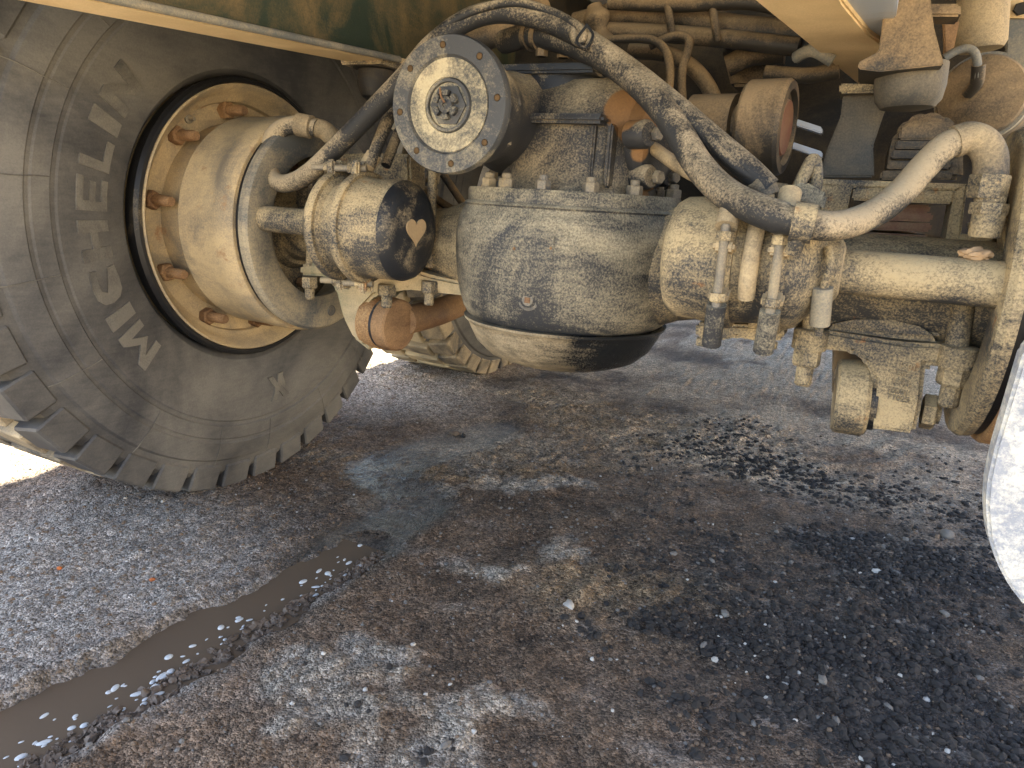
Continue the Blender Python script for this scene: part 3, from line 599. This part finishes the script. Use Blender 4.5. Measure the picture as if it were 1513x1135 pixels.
for k in range(6):
    aa = R_(30+60*k); c, s = math.cos(aa), math.sin(aa)
    bm = bmesh.new(); a0, a1 = aa-.36, aa+.36; prism(bm, [(FX+rr*math.cos(a), YF-.008, FZ+rr*math.sin(a)) for rr, a in ((.0125, a0), (.0195, a0), (.0200, aa), (.0195, a1), (.0125, a1))], (0, -.0085, 0), .0008); mesh_obj('nut_castellation', bm, 'black', fl, 0)
lathe_obj('shaft_end', (FX, YF-.008, FZ), (0, -1, 0), [(0, .0115), (.006, .011), (.007, .004), (.004, .003), (.004, 0)], 'black', fl, 20)
tube_obj('split_pin', [(FX+.002, YF-.018, FZ+.002), (FX-.004, YF-.018, FZ+.010), (FX-.007, YF-.017, FZ+.021)], .0014, 'rust', fl, n=6)
# ---- brake chambers
CY, CZ = -.165, .612
def band(name, s, x, r, parent, w=.016, t=.007):
    return lathe_obj(name, (s*x, CY, CZ), (s, 0, 0), ring=True, n=64, prof=[(-w/2, r-.004), (-w/2, r+t*.6), (-w/4, r+t), (w/4, r+t), (w/2, r+t*.6), (w/2, r-.004)], mat='tan2', parent=parent)
# left: end cap faces the middle of the axle
chl = lathe_obj('brake_chamber', (0, CY, CZ), (-1, 0, 0), [(.252, 0), (.252, .050), (.2535, .052), (.253, .056), (.256, .070), (.264, .079), (.280, .083), (.335, .084), (.345, .088), (.355, .088), (.36, .08), (.385, .078), (.395, .088), (.405, .088), (.41, .08), (.43, .07), (.445, .045), (.445, 0)], 'tan2', T, 64, label='round brake chamber with a heart shaped patch on its dark end')
lathe_obj('end_cap', (0, CY, CZ), (-1, 0, 0), [(.2495, 0), (.2495, .049), (.2505, .052), (.2505, .056), (.2535, .0705), (.2615, .0800), (.270, .0832)], 'blacker', chl, 64, label='dark end face of the brake chamber')
bm = bmesh.new(); hp = []
for i in range(40):
    t = 2*math.pi*i/40; hx = 16*math.sin(t)**3; hy = 13*math.cos(t)-5*math.cos(2*t)-2*math.cos(3*t)-math.cos(4*t); hp.append(Vector((-.2492, CY+hx*.00185, CZ+.003+hy*.00155)))
prism(bm, hp, (.0022, 0, 0), .0006); mesh_obj('heart_patch', bm, dusty('heart_tan', (.33,.23,.13), dust=(.46,.34,.19), amt=.6, fine=.4), chl, 30, 'tan heart shape on the chamber end')
for x in (.350, .400):
    cb = band('clamp_band', -1, x, .088, chl)
    for (py_, pz_, dz) in ((-.02, .096, 1), (.0, -.098, -1)):
        c = Vector((-x, CY+py_, CZ+pz_)); box_obj('clamp_ear', c-Vector((.008, .014, .014)), c+Vector((.008, -.006, .014)), 'tan2', chl, .003); box_obj('clamp_ear', c-Vector((.008, -.006, .014)), c+Vector((.008, .014, .014)), 'tan2', chl, .003)
        tube_obj('clamp_bolt', [c+Vector((-.040, -.012, 0)), c+Vector((.012, .004, .002))], .0055, 'bolt', chl, n=10); hexnut('clamp_nut', c+Vector((-.008, -.003, .001)), (-1, -.3, 0), .0095, .010, 'tan2', chl)
rodl = tube_obj('push_rod_tube', [(-.44, CY, CZ), (-.655, CY, CZ+.002)], .0235, 'tan2', T, n=24)
# right
chr_ = lathe_obj('brake_chamber', (0, CY, CZ-.002), (1, 0, 0), [(.182, 0), (.182, .060), (.188, .075), (.200, .083), (.255, .087), (.27, .085), (.29, .082), (.312, .080), (.325, .084), (.345, .086), (.36, .080), (.375, .060), (.385, .046), (.40, .042), (.405, .035), (.405, 0)], 'tan2', T, 64, label='dust caked brake chamber held by bolted clamp bands')
for x, ang in ((.270, 40), (.335, 40)):
    band('clamp_band', 1, x, .086, chr_, .018, .008)
    a = R_(ang); rad = .101
    for (a_, nm) in ((R_(12), 'clamp_ear'), (R_(-22), 'clamp_ear')):
        c = Vector((x, CY-rad*math.cos(a_), CZ+rad*math.sin(a_))); tg = Vector((0, math.sin(a_), math.cos(a_)))
        bm = bmesh.new(); x1, y1, z1 = frame(tg, (1, 0, 0)); prism(bm, [c+x1*u*.012+y1*v*.013-tg*.006 for u, v in ((-1, -1), (1, -1), (1, 1), (-1, 1))], tg*.012, .003); mesh_obj(nm, bm, 'tan', chr_, 30)
    c0 = Vector((x, CY-.109, CZ+.05)); c1 = Vector((x, CY-.107, CZ-.055)); tube_obj('clamp_bolt', [c0, c1], .006, 'bolt', chr_, n=10)
    hexnut('clamp_nut', Vector((x, CY-.109, CZ+.030)), (0, 0, 1), .0105, .011, 'tan2', chr_); hexnut('clamp_nut', Vector((x, CY-.108, CZ-.035)), (0, 0, -1), .0105, .011, 'tan2', chr_); tube_obj('clamp_sleeve', [Vector((x, CY-.108, CZ+.046)), Vector((x, CY-.075, CZ+.092))], .0135, 'tan', chr_, n=14)
    tube_obj('clamp_sleeve', [Vector((x, CY-.104, CZ-.050)), Vector((x-.003, CY-.085, CZ-.105))], .0125, 'black', chr_, n=14)
tube_obj('chamber_strap', [Vector((.302, CY-.03, CZ+.088)), Vector((.302, CY-.080, CZ+.045)), Vector((.302, CY-.094, CZ-.01)), Vector((.302, CY-.085, CZ-.04))], .011, 'tan', chr_, n=10)
rodr = tube_obj('push_rod_tube', [(.385, CY, CZ-.002), (.66, CY, CZ-.002)], .0285, 'tan2', T, n=28)
lathe_obj('rod_collar', (.392, CY, CZ-.002), (1, 0, 0), [(0, .032), (.003, .036), (.012, .036), (.015, .03)], 'tan', rodr, 28)
pxtube('turnbuckle', [(1216, 425, -.215), (1211, 480, -.205)], .0125, 'grey', T, n=12)
pxtube('turnbuckle_rod', [(1224, 366, -.21), (1226, 395, -.222), (1217, 428, -.215), (1209, 495, -.2)], .0058, 'tan2', T, n=8)
# ---- left saddle, U-bolts, torque rod
YL = -.085
sad = slab('spring_saddle', [(441, 391), (478, 386), (600, 396), (640, 408), (700, 420), (690, 438), (600, 428), (552, 437), (535, 455), (528, 480), (545, 520), (520, 500), (505, 470), (494, 428), (478, 409), (441, 407)], YL, .10, dusty('green_tan', (.07,.10,.06), dust=TAN, amt=.62, up=.2), T, .006, 'cast bracket under the axle with greenish paint showing')
for px, py, sz in ((459, 409, .0165), (573, 420, .018), (636, 415, .016)):
    q = P(px, py, Y=YL+.0); hexnut('u_bolt_nut', q+Vector((0, -.003, 0)), (0, 0, -1), sz, .022, 'tan2', sad, .022, sz*.58)
for px, Yb in ((459, YL+.01), (636, YL+.02)): pxtube('u_bolt', [(px-1, 395, Yb), (px+2, 300, Yb), (px+4, 240, Yb)], .0085, 'tan2', T, n=12)
slab('spring_plate', [(478, 228), (570, 226), (604, 228), (606, 270), (600, 330), (420, 332), (445, 300)], .02, .06, 'tan2', T, .005)
slab('brace_bar', [(478, 240), (486, 243), (460, 290), (450, 290)], -.03, .03, 'tan', T, .002); slab('brace_block', [(436, 278), (460, 278), (460, 304), (436, 304)], -.04, .04, 'tan2', T, .003)
# torque rod: eye, bush and rod
ce = P(566, 476, Y=-.045)
eye = lathe_obj('torque_rod', ce+Vector((-.028, 0, 0)), (1, -.12, 0), [(0, .024), (.001, .047), (.006, .052), (.034, .053), (.037, .049)], 'rustdrum', T, 48, label='rusty torque rod with round bushed eye')
lathe_obj('bush', ce+Vector((-.028, 0, 0)), (1, -.12, 0), [(.030, .0495), (.0460, .0485), (.0465, 0)], 'blacker', eye, 48)
lathe_obj('eye_cap', ce+Vector((-.028, 0, 0)), (1, -.12, 0), [(.044, .030), (.044, .050), (.050, .052), (.072, .050), (.075, .046), (.075, 0)], 'rust', eye, 48)
tube_obj('rod_shaft', [ce+Vector((.035, .02, .004)), P(650, 460, Y=.12), P(705, 437, Y=.34)], .029, 'rust', eye, n=18)
# ---- right lower bracket, U-bolts
YR = -.07
brk = slab('spring_saddle', [(1172, 486), (1216, 488), (1330, 506), (1440, 512), (1442, 545), (1415, 548), (1368, 540), (1362, 600), (1352, 642), (1283, 634), (1290, 560), (1278, 535), (1258, 521), (1215, 517), (1172, 515)], YR, .08, 'tan2', T, .006, 'cast bracket with raised casting marks below the right axle tube')
slab('saddle_hump', [(1213, 487), (1225, 470), (1262, 462), (1320, 462), (1365, 473), (1388, 488), (1396, 508), (1330, 503)], YR+.006, .09, 'tan2', T, .010)
for px, py, sz in ((1195, 516, .020), (1409, 543, .021)):
    q = P(px, py, Y=YR+.02); hexnut('u_bolt_nut', q+Vector((0, -.02, .004)), (0, 0, -1), sz, .026, 'tan2', brk, .030, sz*.62)
    lathe_obj('washer_boss', q+Vector((0, -.02, .004)), (0, 0, 1), [(0, .024), (.028, .024), (.030, .021)], 'tan2', brk, 24)
pxtube('u_bolt', [(1425, 440, YR), (1413, 515, YR+.005)], .0145, 'tan2', T, n=16); pxtube('u_bolt', [(1199, 445, YR), (1193, 500, YR)], .009, 'tan2', T, n=12)
# raised casting marks
for (txt, px, py) in (('1601', 1340, 545), ('150', 1328, 555), ('150J1', 1330, 569), ('10201', 1325, 582), ('T1025', 1325, 592)):
    cu = bpy.data.curves.new('t', 'FONT'); cu.body = txt; cu.size = .0115; cu.extrude = .002; cu.align_x = 'CENTER'
    ot = bpy.data.objects.new('t', cu); col.objects.link(ot); me = bpy.data.meshes.new_from_object(ot.evaluated_get(bpy.context.evaluated_depsgraph_get())); bpy.data.objects.remove(ot)
    o = bpy.data.objects.new('casting_mark', me); col.objects.link(o); me.materials.append(M['tan']); o.parent = brk; q = P(px, py, Y=YR-.0005); o.location = q; o.rotation_euler = (R_(90), R_(4), 0)
# bushed roller and its hardware
cr = P(1258, 588, Y=-.03)
ro = lathe_obj('torque_rod', cr+Vector((-.024, 0, 0)), (1, .06, .05), [(0, .03), (.0, .052), (.004, .056), (.040, .058), (.046, .054), (.046, 0)], 'tan2', T, 56, label='tan round torque rod eye under the right bracket')
lathe_obj('bush', cr+Vector((.022, 0, 0)), (1, .06, .05), [(0, .044), (.010, .044), (.010, 0)], 'blacker', ro, 40)
tube_obj('rod_shaft', [cr+Vector((0, .03, .01)), cr+Vector((-.02, .5, .06))], .03, 'brown', ro, n=16)
q = P(1362, 607, Y=-.03); hexnut('pivot_nut', q, (1, 0, 0), .026, .018, 'tan2', ro, .006, .016)
# small clamp plate under the right chamber
cp = slab('clamp_plate', [(1027, 477), (1090, 480), (1157, 482), (1158, 503), (1125, 506), (1088, 499), (1060, 505), (1027, 500)], -.10, .07, 'tan2', T, .005)
for px, py in ((1044, 500), (1132, 503)): hexnut('plate_nut', P(px, py, Y=-.07), (0, 0, -1), .017, .012, 'tan2', cp)
pxtube('stud', [(1047, 440, -.06), (1047, 480, -.06)], .011, 'tan2', T, n=12); pxtube('stud', [(1137, 440, -.06), (1136, 482, -.06)], .011, 'tan2', T, n=12)
pxtube('clamp_loop', [(1062, 482, -.09), (1075, 462, -.1), (1100, 455, -.1), (1115, 463, -.1), (1113, 482, -.09)], .008, 'tan2', T, n=10)
# ---- spring seat, leaf pack and bump stop at right
YS = .03
fr = bmesh.new()
for poly in ([(1206, 264), (1432, 272), (1424, 283), (1206, 275)], [(1206, 275), (1262, 268), (1243, 345), (1206, 370)], [(1412, 274), (1430, 272), (1418, 362), (1395, 366)], [(1262, 276), (1412, 280), (1408, 302), (1258, 296)]):
    prism(fr, [P(a, b, Y=YS) for a, b in poly], (0, .08, 0), .003)
ss = mesh_obj('spring_seat', fr, 'tan2', T, 30, 'open rectangular spring seat frame with rusty edges')
slab('seat_foot', [(1396, 358), (1470, 362), (1468, 384), (1396, 384)], YS-.05, .12, 'tan2', ss, .005); hexnut('seat_bolt', P(1445, 360, Y=YS-.01), (0, 0, 1), .025, .012, 'tan2', ss)
slab('seat_web', [(1206, 275), (1250, 275), (1240, 372), (1206, 372)], YS+.03, .06, 'grey', ss, .003)
leaf = slab('leaf_spring', [(1262, 342), (1374, 348), (1370, 359), (1258, 352)], YS+.03, .5, 'leaf', T, .003, 'stack of reddish spring leaves inside the seat frame')
for k, (a, b) in enumerate((((1266, 326), (1378, 330)), ((1270, 312), (1380, 315)), ((1272, 300), (1376, 303)))):
    slab('spring_leaf', [(a[0], a[1]), (b[0], b[1]), (b[0]-3, b[1]+13), (a[0]-4, a[1]+13)], YS+.04, .5, 'leaf', leaf, .003)
# rounded end of the spring pack above the seat
YB = .12
bel = slab('rubber_spring', [(1312, 266), (1312, 228), (1322, 195), (1340, 174), (1368, 164), (1396, 168), (1416, 184), (1424, 205), (1424, 266)], YB, .22, 'brown', T, .008, 'arched rubber spring with stacked ribs')
for k, (xa, ya, xb, h) in enumerate(((1330, 183, 1412, 24), (1324, 208, 1412, 12), (1318, 222, 1408, 12), (1312, 238, 1404, 12), (1302, 252, 1408, 14))):
    slab('spring_rib', [(xa+(14 if k == 0 else 0), ya-(4 if k == 0 else 0)), (xb-(10 if k == 0 else 0), ya-(2 if k == 0 else 0)), (xb+2, ya+8), (xb, ya+h), (xa-3, ya+h), (xa, ya+6)], YB-.018, .04, 'brown', bel, .003)
slab('side_plate', [(1247, 128), (1304, 130), (1312, 150), (1290, 215), (1292, 262), (1210, 262), (1222, 220), (1242, 172)],   .10, .03, 'darkplate', T, .003, 'dark grey slanted plate beside the rubber spring')
slab('plate_cap', [(1240, 123), (1310, 124), (1310, 136), (1240, 138)], .07, .09, 'tan2', T, .003)
bst = slab('hanger_bracket', [(1310, -30), (1372, -30), (1380, 40), (1394, 92), (1394, 96), (1300, 106), (1268, 102), (1268, 92), (1298, 76), (1303, 40)], -.04, .12, 'brown', T, .006, 'dark dusty bracket hanging from the frame rail')
qs = P(1348, 96, Y=.03); lathe_obj('bump_stop', qs, (.05, 0, -1), [(0, .046), (.028, .0465), (.048, .043), (.058, .035), (.061, .02), (.062, 0)], 'darkplate', bst, 32, label='black rubber bump stop')
# sunlit tan frame beam on the right and its pale blue side
def zslab(name, px, Z, th, mat, parent, bev=.004, label=None):
    return mesh_obj(name, prism(bmesh.new(), [P(a, b, Z=Z) for a, b in px], (0, 0, th), bev), mat, parent, 30, label)
rr = bmesh.new(); A = [P(a_, b_, Z=.93) for a_, b_ in ((1095, -14), (1232, -30), (1246, 6), (1262, 26), (1284, 52), (1312, 72), (1310, 124), (1266, 124))]
prism(rr, A, (0, 0, .10), .003); rb = mesh_obj('frame_beam', rr, 'railtan', T, 30, 'smooth tan frame beam lit from below')
zslab('beam_panel', [(1226, -34), (1330, -34), (1318, 76), (1284, 54), (1262, 28), (1244, 6)], .938, .02, 'bluepaint', T, .002, 'pale blue painted panel beside the tan beam')
# ---- left frame rail
n0, n1_ = P(60, -14, X=-.45), P(640, 104, X=-.45)
rl = bmesh.new(); dv = (n1_-n0); a0 = n0-dv*.35; a1 = n1_+dv*1.5
prism(rl, [a0, a0+Vector((-.09, 0, 0)), a1+Vector((-.09, 0, 0)), a1], (0, 0, .011), .002); rail = mesh_obj('frame_rail', rl, 'railtan', T, 30, 'long frame rail with bright tan lower flange')
wb = bmesh.new(); prism(wb, [a0+Vector((-.012, 0, .0105)), a1+Vector((-.012, 0, .0105)), a1+Vector((-.012, 0, .30)), a0+Vector((-.012, 0, .30))], (-.01, 0, 0), .001); mesh_obj('rail_web', wb, 'green', rail, 30, 'dark green rail web streaked with rust')
pxtube('rail_lip', [(118, -12, P(118, -12, X=-.44).y), (590, 88, P(590, 88, X=-.44).y)], .006, 'grey', rail, n=8)
q = P(556, 100, X=-.50); bs = lathe_obj('bump_stop', q, (0, 0, -1), [(-.01, .045), (.004, .046), (.006, .036), (.03, .037), (.055, .028), (.066, .012), (.067, 0)], 'dark', T, 32, label='black rubber bump stop under the left frame rail'); 
box_obj('bump_plate', q+Vector((-.05, -.05, -.002)), q+Vector((.05, .05, .012)), 'tan2', bs, .003)
# ---- hoses
pxtube('brake_hose', [(468, 190, -.09), (440, 184, -.10), (413, 192, -.11), (398, 214, -.12), (396, 245, -.13), (408, 268, -.14), (430, 270, -.15), (460, 253, -.16), (510, 205, -.17), (562, 152, -.18), (600, 112, -.18), (640, 66, -.17), (690, 30, -.14), (740, 18, -.12), (800, 28, -.11), (860, 56, -.12), (930, 104, -.14), (1000, 160, -.17), (1060, 212, -.19), (1105, 250, -.20), (1135, 280, -.20)], .0165, 'hose', T, n=18, label='long black hose arching over the axle')
pxtube('hose_fitting', [(462, 188, -.09), (478, 192, -.075), (492, 203, -.06)], .0175, 'tan', T, n=12)
lathe_obj('hose_ferrule', P(440, 184, Y=-.10), (P(470, 190, Y=-.09)-P(440, 184, Y=-.10)), [(0, .021), (.028, .021), (.03, .016)], 'hosetan', T, 20)
pxtube('thin_hose', [(600, 100, -.19), (650, 45, -.17), (700, 16, -.15), (760, 4, -.13), (815, 18, -.12), (855, 40, -.13), (862, 56, -.14), (852, 62, -.14), (848, 46, -.13), (870, 52, -.13), (940, 105, -.15), (1010, 160, -.18), (1075, 235, -.21), (1120, 268, -.21)], .0065, 'hose', T, n=10, label='thin black line tied along the arching hose')
pxtube('thick_hose', [(745, 62, -.02), (785, 52, -.06), (830, 60, -.09), (885, 82, -.12), (935, 116, -.15), (978, 160, -.18), (1008, 205, -.20), (1035, 248, -.22), (1072, 285, -.25), (1125, 312, -.285), (1185, 330, -.295), (1240, 333, -.28), (1290, 316, -.24), (1332, 284, -.20), (1366, 246, -.17), (1398, 216, -.15), (1426, 207, -.14)], lambda t: .0190 if t < .6 else .0168, 'hose', T, n=20, label='thick dusty hose sweeping down across the right brake chamber')
pxtube('hose_elbow', [(1410, 210, -.145), (1432, 204, -.14), (1452, 212, -.14), (1463, 232, -.14), (1464, 262, -.14)], .019, 'hosetan', T, n=16)
for (px, py, r0, h) in ((1464, 258, .022, .028), (1464, 290, .017, .008), (1463, 300, .021, .014), (1462, 314, .018, .03)):
    lathe_obj('pipe_fitting', P(px, py, Y=-.14), (0, 0, -1), [(0, r0*.95), (.002, r0), (h-.002, r0), (h, r0*.95)], 'tan2', T, 6 if r0 > .02 else 24)
slab('pipe_bracket', [(1436, 325), (1470, 322), (1494, 322), (1494, 372), (1484, 372), (1480, 336), (1436, 342)], -.10, .05, 'tan2', T, .004)
for (px, py, Yk) in ((783, 52, -.055), (797, 53, -.065)):
    d = P(830, 60, Y=-.09)-P(785, 52, Y=-.06); lathe_obj('hose_clamp', P(px, py, Y=Yk), d, [(0, .0215), (0, .0235), (.010, .0235), (.010, .0215)], 'brown', T, 28)
d = P(1200, 331, Y=-.293)-P(1170, 327, Y=-.295); lathe_obj('hose_clamp', P(1170, 327, Y=-.295), d, [(0, .019), (0, .0225), (.024, .0225), (.024, .019)], 'tan2', T, 28)
pxtube('hose_hanger', [(1183, 340, -.30), (1172, 372, -.285)], .010, 'tan2', T, n=8)
pxtube('cable_tie', [(868, 36, -.14), (852, 60, -.15), (866, 70, -.15), (876, 52, -.14), (866, 36, -.14)], .0022, 'blacker', T, n=6)
pxtube('air_hose', [(590, 150, -.10), (572, 180, -.12), (556, 220, -.14), (545, 245, -.15)], .011, 'hose', T, n=12); pxtube('air_hose', [(600, 175, -.06), (585, 205, -.07), (570, 245, -.10)], .009, 'hose', T, n=12)
pxtube('air_fitting', [(553, 228, -.14), (540, 250, -.15)], .014, 'hosetan', T, n=10)
pxtube('sensor_hose', [(940, 200, -.05), (1010, 250, -.1), (1075, 280, -.17), (1110, 290, -.18)], .010, 'hosetan', T, n=10)
pxtube('hose_end', [(1100, 245, -.20), (1122, 270, -.20), (1132, 292, -.20)], lambda t: .014+.004*(t > .4), 'hosetan', T, n=8)
pxtube('valve_body', [(1125, 282, -.18), (1160, 287, -.18)], .013, 'tan2', T, n=8); slab('valve_block', [(1168, 276), (1190, 268), (1222, 287), (1215, 312), (1180, 300)], -.2, .04, 'black', T, .004)
pxtube('valve_lever', [(1176, 284, -.17), (1190, 255, -.16), (1202, 236, -.15), (1206, 262, -.15), (1200, 300, -.15)], .0085, 'tan2', T, n=8)
# ---- round rod ends at upper right, air tank and panels
c = P(1128, 188, Y=.05); rt = lathe_obj('torque_rod', c+Vector((-.03, 0, .0)), (1, -.1, -.02), [(0, .04), (.001, .066), (.006, .070), (.062, .072), (.068, .068), (.069, .056), (.060, .054), (.060, .0)], 'brown', T, 56, label='upper torque rod eye, dusty ring with rusty core')
lathe_obj('bush', c+Vector((-.03, 0, 0)), (1, -.1, -.02), [(.058, .044), (.066, .040), (.067, 0)], 'leaf', rt, 32)
lathe_obj('rod_shaft', c+Vector((-.03, 0, 0)), (-1, .12, 0), [(0, .035), (.012, .035), (.013, .050), (.085, .050), (.09, .03), (.25, .03)], 'brown', rt, 40)
for a, b in ((178, 192), (214, 224)): slab('strut', [(1166, a-6), (1215, a+10), (1215, a+20), (1166, a+4)], .10, .03, 'bluepaint', T, .002)
at_ = P(1448, 142, Y=.22); ax = Vector((.25, 1, .05)).normalized()
tk = lathe_obj('air_tank', at_, ax, [(-.012, 0), (-.010, .03), (0, .05), (.004, .0605), (.012, .063), (.3, .063)], 'brown', T, 48, label='round air tank end with a small elbow fitting')
lathe_obj('tank_band', at_+ax*.02, ax, [(0, .062), (0, .068), (.02, .068), (.02, .062)], 'grey', tk, 48)
pxtube('tank_pipe', [(1395, 86, .16), (1412, 76, .16), (1430, 72, .16), (1442, 82, .16), (1444, 112, .17), (1436, 132, .19)], .0062, 'grey', tk, n=10)
pxtube('tank_elbow', [(1446, 95, .165), (1443, 122, .18), (1430, 138, .2)], .010, 'brown', tk, n=8)
cy_ = P(1455, -40, Y=.45); cb_ = P(1448, 74, Y=.45); lathe_obj('vertical_cylinder', cy_, cb_-cy_, [(-.2, .042), ((cb_-cy_).length-.01, .042), ((cb_-cy_).length, .036), ((cb_-cy_).length, 0)], 'tan', T, 40, label='upright tan cylinder beside the air tank')
slab('end_bracket', [(1370, 5), (1420, 5), (1420, 24), (1372, 24)], .02, .05, 'brown', T, .003); slab('rust_strap', [(1394, 30), (1418, 30), (1408, 80), (1396, 84)], .2, .02, 'rust', T, .002)
sp = slab('side_panel', [(1488, 28), (1560, 28), (1560, 330), (1478, 245)], .55, .02, 'grey', T, .003, 'flat grey panel with a rusty bolted plate on top'); slab('panel_plate', [(1487, -30), (1560, -30), (1560, 27), (1487, 26)], .545, .02, 'railtan', sp, .003); hexnut('panel_bolt', P(1507, 14, Y=.54), (0, -1, 0), .012, .008, 'dark', sp)
box_obj('locker_wall', (.78, 2.3, .95), (1.6, 2.35, 1.6), 'railtan', T, .004, 'sunlit tan locker wall far along the right side')
# unidentified pale shape built as a dusty flap, sunlight put into its colour
fp = bmesh.new(); pts = [(1600, 420), (1513, 520), (1470, 665), (1460, 710), (1457, 750), (1461, 795), (1474, 835), (1492, 868), (1513, 895), (1560, 930), (1640, 950), (1700, 940), (1700, 420)]
prism(fp, [P(a, b, Y=-.42) for a, b in pts], (0, .03, 0), .003); mesh_obj('pale_flap', fp, 'pale', T, 30, 'pale dusty flap with sunlit brightness in its colour, rounded lower corner')
# ---- clutter above the axle
pxtube('cross_tube', [(690, 66, .15), (745, 42, .2), (800, 12, .3)], .026, 'brown', T, n=18)
lathe_obj('tube_collar', P(688, 64, Y=.15), P(745, 42, Y=.2)-P(690, 66, Y=.15), [(-.02, .03), (-.02, .034), (.0, .034), (.0, .03)], 'brown', T, 24)
pxtube('wrapped_pipe', [(850, 38, .25), (920, 22, .25), (1000, 26, .25), (1080, 42, .25), (1190, 52, .25)], .024, 'brown', T, n=14); pxtube('lower_pipe', [(860, 45, .22), (950, 48, .22), (1050, 55, .22), (1180, 70, .22)], .016, 'brown', T, n=12)
for px, py in ((985, 22), (1052, 30)): pxtube('pipe_clip', [(px, py-22, .2), (px+4, py+4, .19), (px+8, py+30, .2)], .007, 'brown', T, n=8)
pxtube('pipe_joint', [(878, 8, .2), (884, 35, .2), (890, 62, .2)], lambda t: .020-.006*math.cos(t*9), 'brown', T, n=12)
pxtube('steel_pipe', [(890, 60, .12), (940, 57, .12), (970, 62, .12), (986, 80, .12), (990, 110, .12), (988, 135, .12)], .0075, 'brown', T, n=10)
pxtube('steel_pipe', [(960, 68, .14), (992, 54, .14), (1012, 54, .14), (1018, 68, .14), (1008, 105, .14), (1008, 150, .14)], .0075, 'brown', T, n=10)
pxtube('curved_hose', [(930, 75, .2), (985, 80, .2), (1025, 102, .2), (1050, 135, .2), (1062, 175, .2)], .014, 'brown', T, n=12)
pxtube('pipe_bend', [(1075, 98, .3), (1110, 82, .3), (1160, 78, .3)], .020, 'brown', T, n=12); pxtube('lower_conduit', [(1130, 108, .25), (1190, 112, .25), (1240, 104, .25)], .014, 'brown', T, n=12)
slab('valve_box', [(1065, 70), (1140, 70), (1140, 128), (1080, 128)], .36, .1, 'brown', T, .006); slab('pump_body', [(540, -20), (640, -20), (650, 30), (610, 60), (560, 40)], .4, .15, 'dark', T, .02)
pxtube('conduit', [(500, -5, .3), (560, 20, .3), (600, 34, .3), (640, 24, .3)], .016, 'brown', T, n=10); pxtube('conduit', [(900, 4, .2), (1000, 8, .2), (1110, 4, .2), (1200, 30, .25)], .012, 'brown', T, n=10)
pxtube('conduit', [(1176, 85, .16), (1200, 75, .14), (1230, 90, .14)], .010, 'grey', T, n=10)
for (a, b, c_, d_) in ((575, 250, 700, 330), (655, 258, 690, 310), (640, 300, 700, 360), (600, 300, 690, 345)): pxtube('stay_rod', [(a, b, .35), (c_, d_, .35)], .010, 'brown', T, n=8)
box_obj('light_blocker_beam', (-.50, .62, .64), (.85, .74, 1.12), 'dark', T, .01); box_obj('light_blocker_box', (-.35, .95, .80), (.4, 1.9, 1.27), 'dark', T, .03); box_obj('light_blocker_tank', (.62, 1.2, .55), (1.0, 2.6, 1.1), 'brown', T, .04)  # boxes added to block bright background behind the axle
for s in (-1, 1): box_obj('frame_rail', (s*.46-.04, .7, .98), (s*.46+.04, 4.5, 1.26), 'dark', T, .004)
# ---- next axle forward, with its left tyre
YX = 1.33
ax2 = clone(axh, T, (0, YX, 0)); p2 = clone(pot, T, (0, YX, 0)); lathe_obj('bowl_cover', (PX, YX, 0), (0, 0, 1), [(.392, 0), (.398, .105), (.430, .157), (.4775, .182), (.4775, 0)], 'black', p2, 48)
ax2['label'] = 'axle housing of the next axle forward'; p2['label'] = 'differential case of the next axle forward'
t2 = tyre(YX, -.79, 'tyre', 'treadtan', 'tread'); t2['label'] = 'chunky tan dusted tyre on the next axle forward'
M['tread2'] = M['tread']
lathe_obj('brake_drum', (0, YX, ZC), (-1, 0, 0), [(.84, .13), (.835, .2), (.75, .214), (.612, .215), (.612, 0)], 'drum', T, 48)
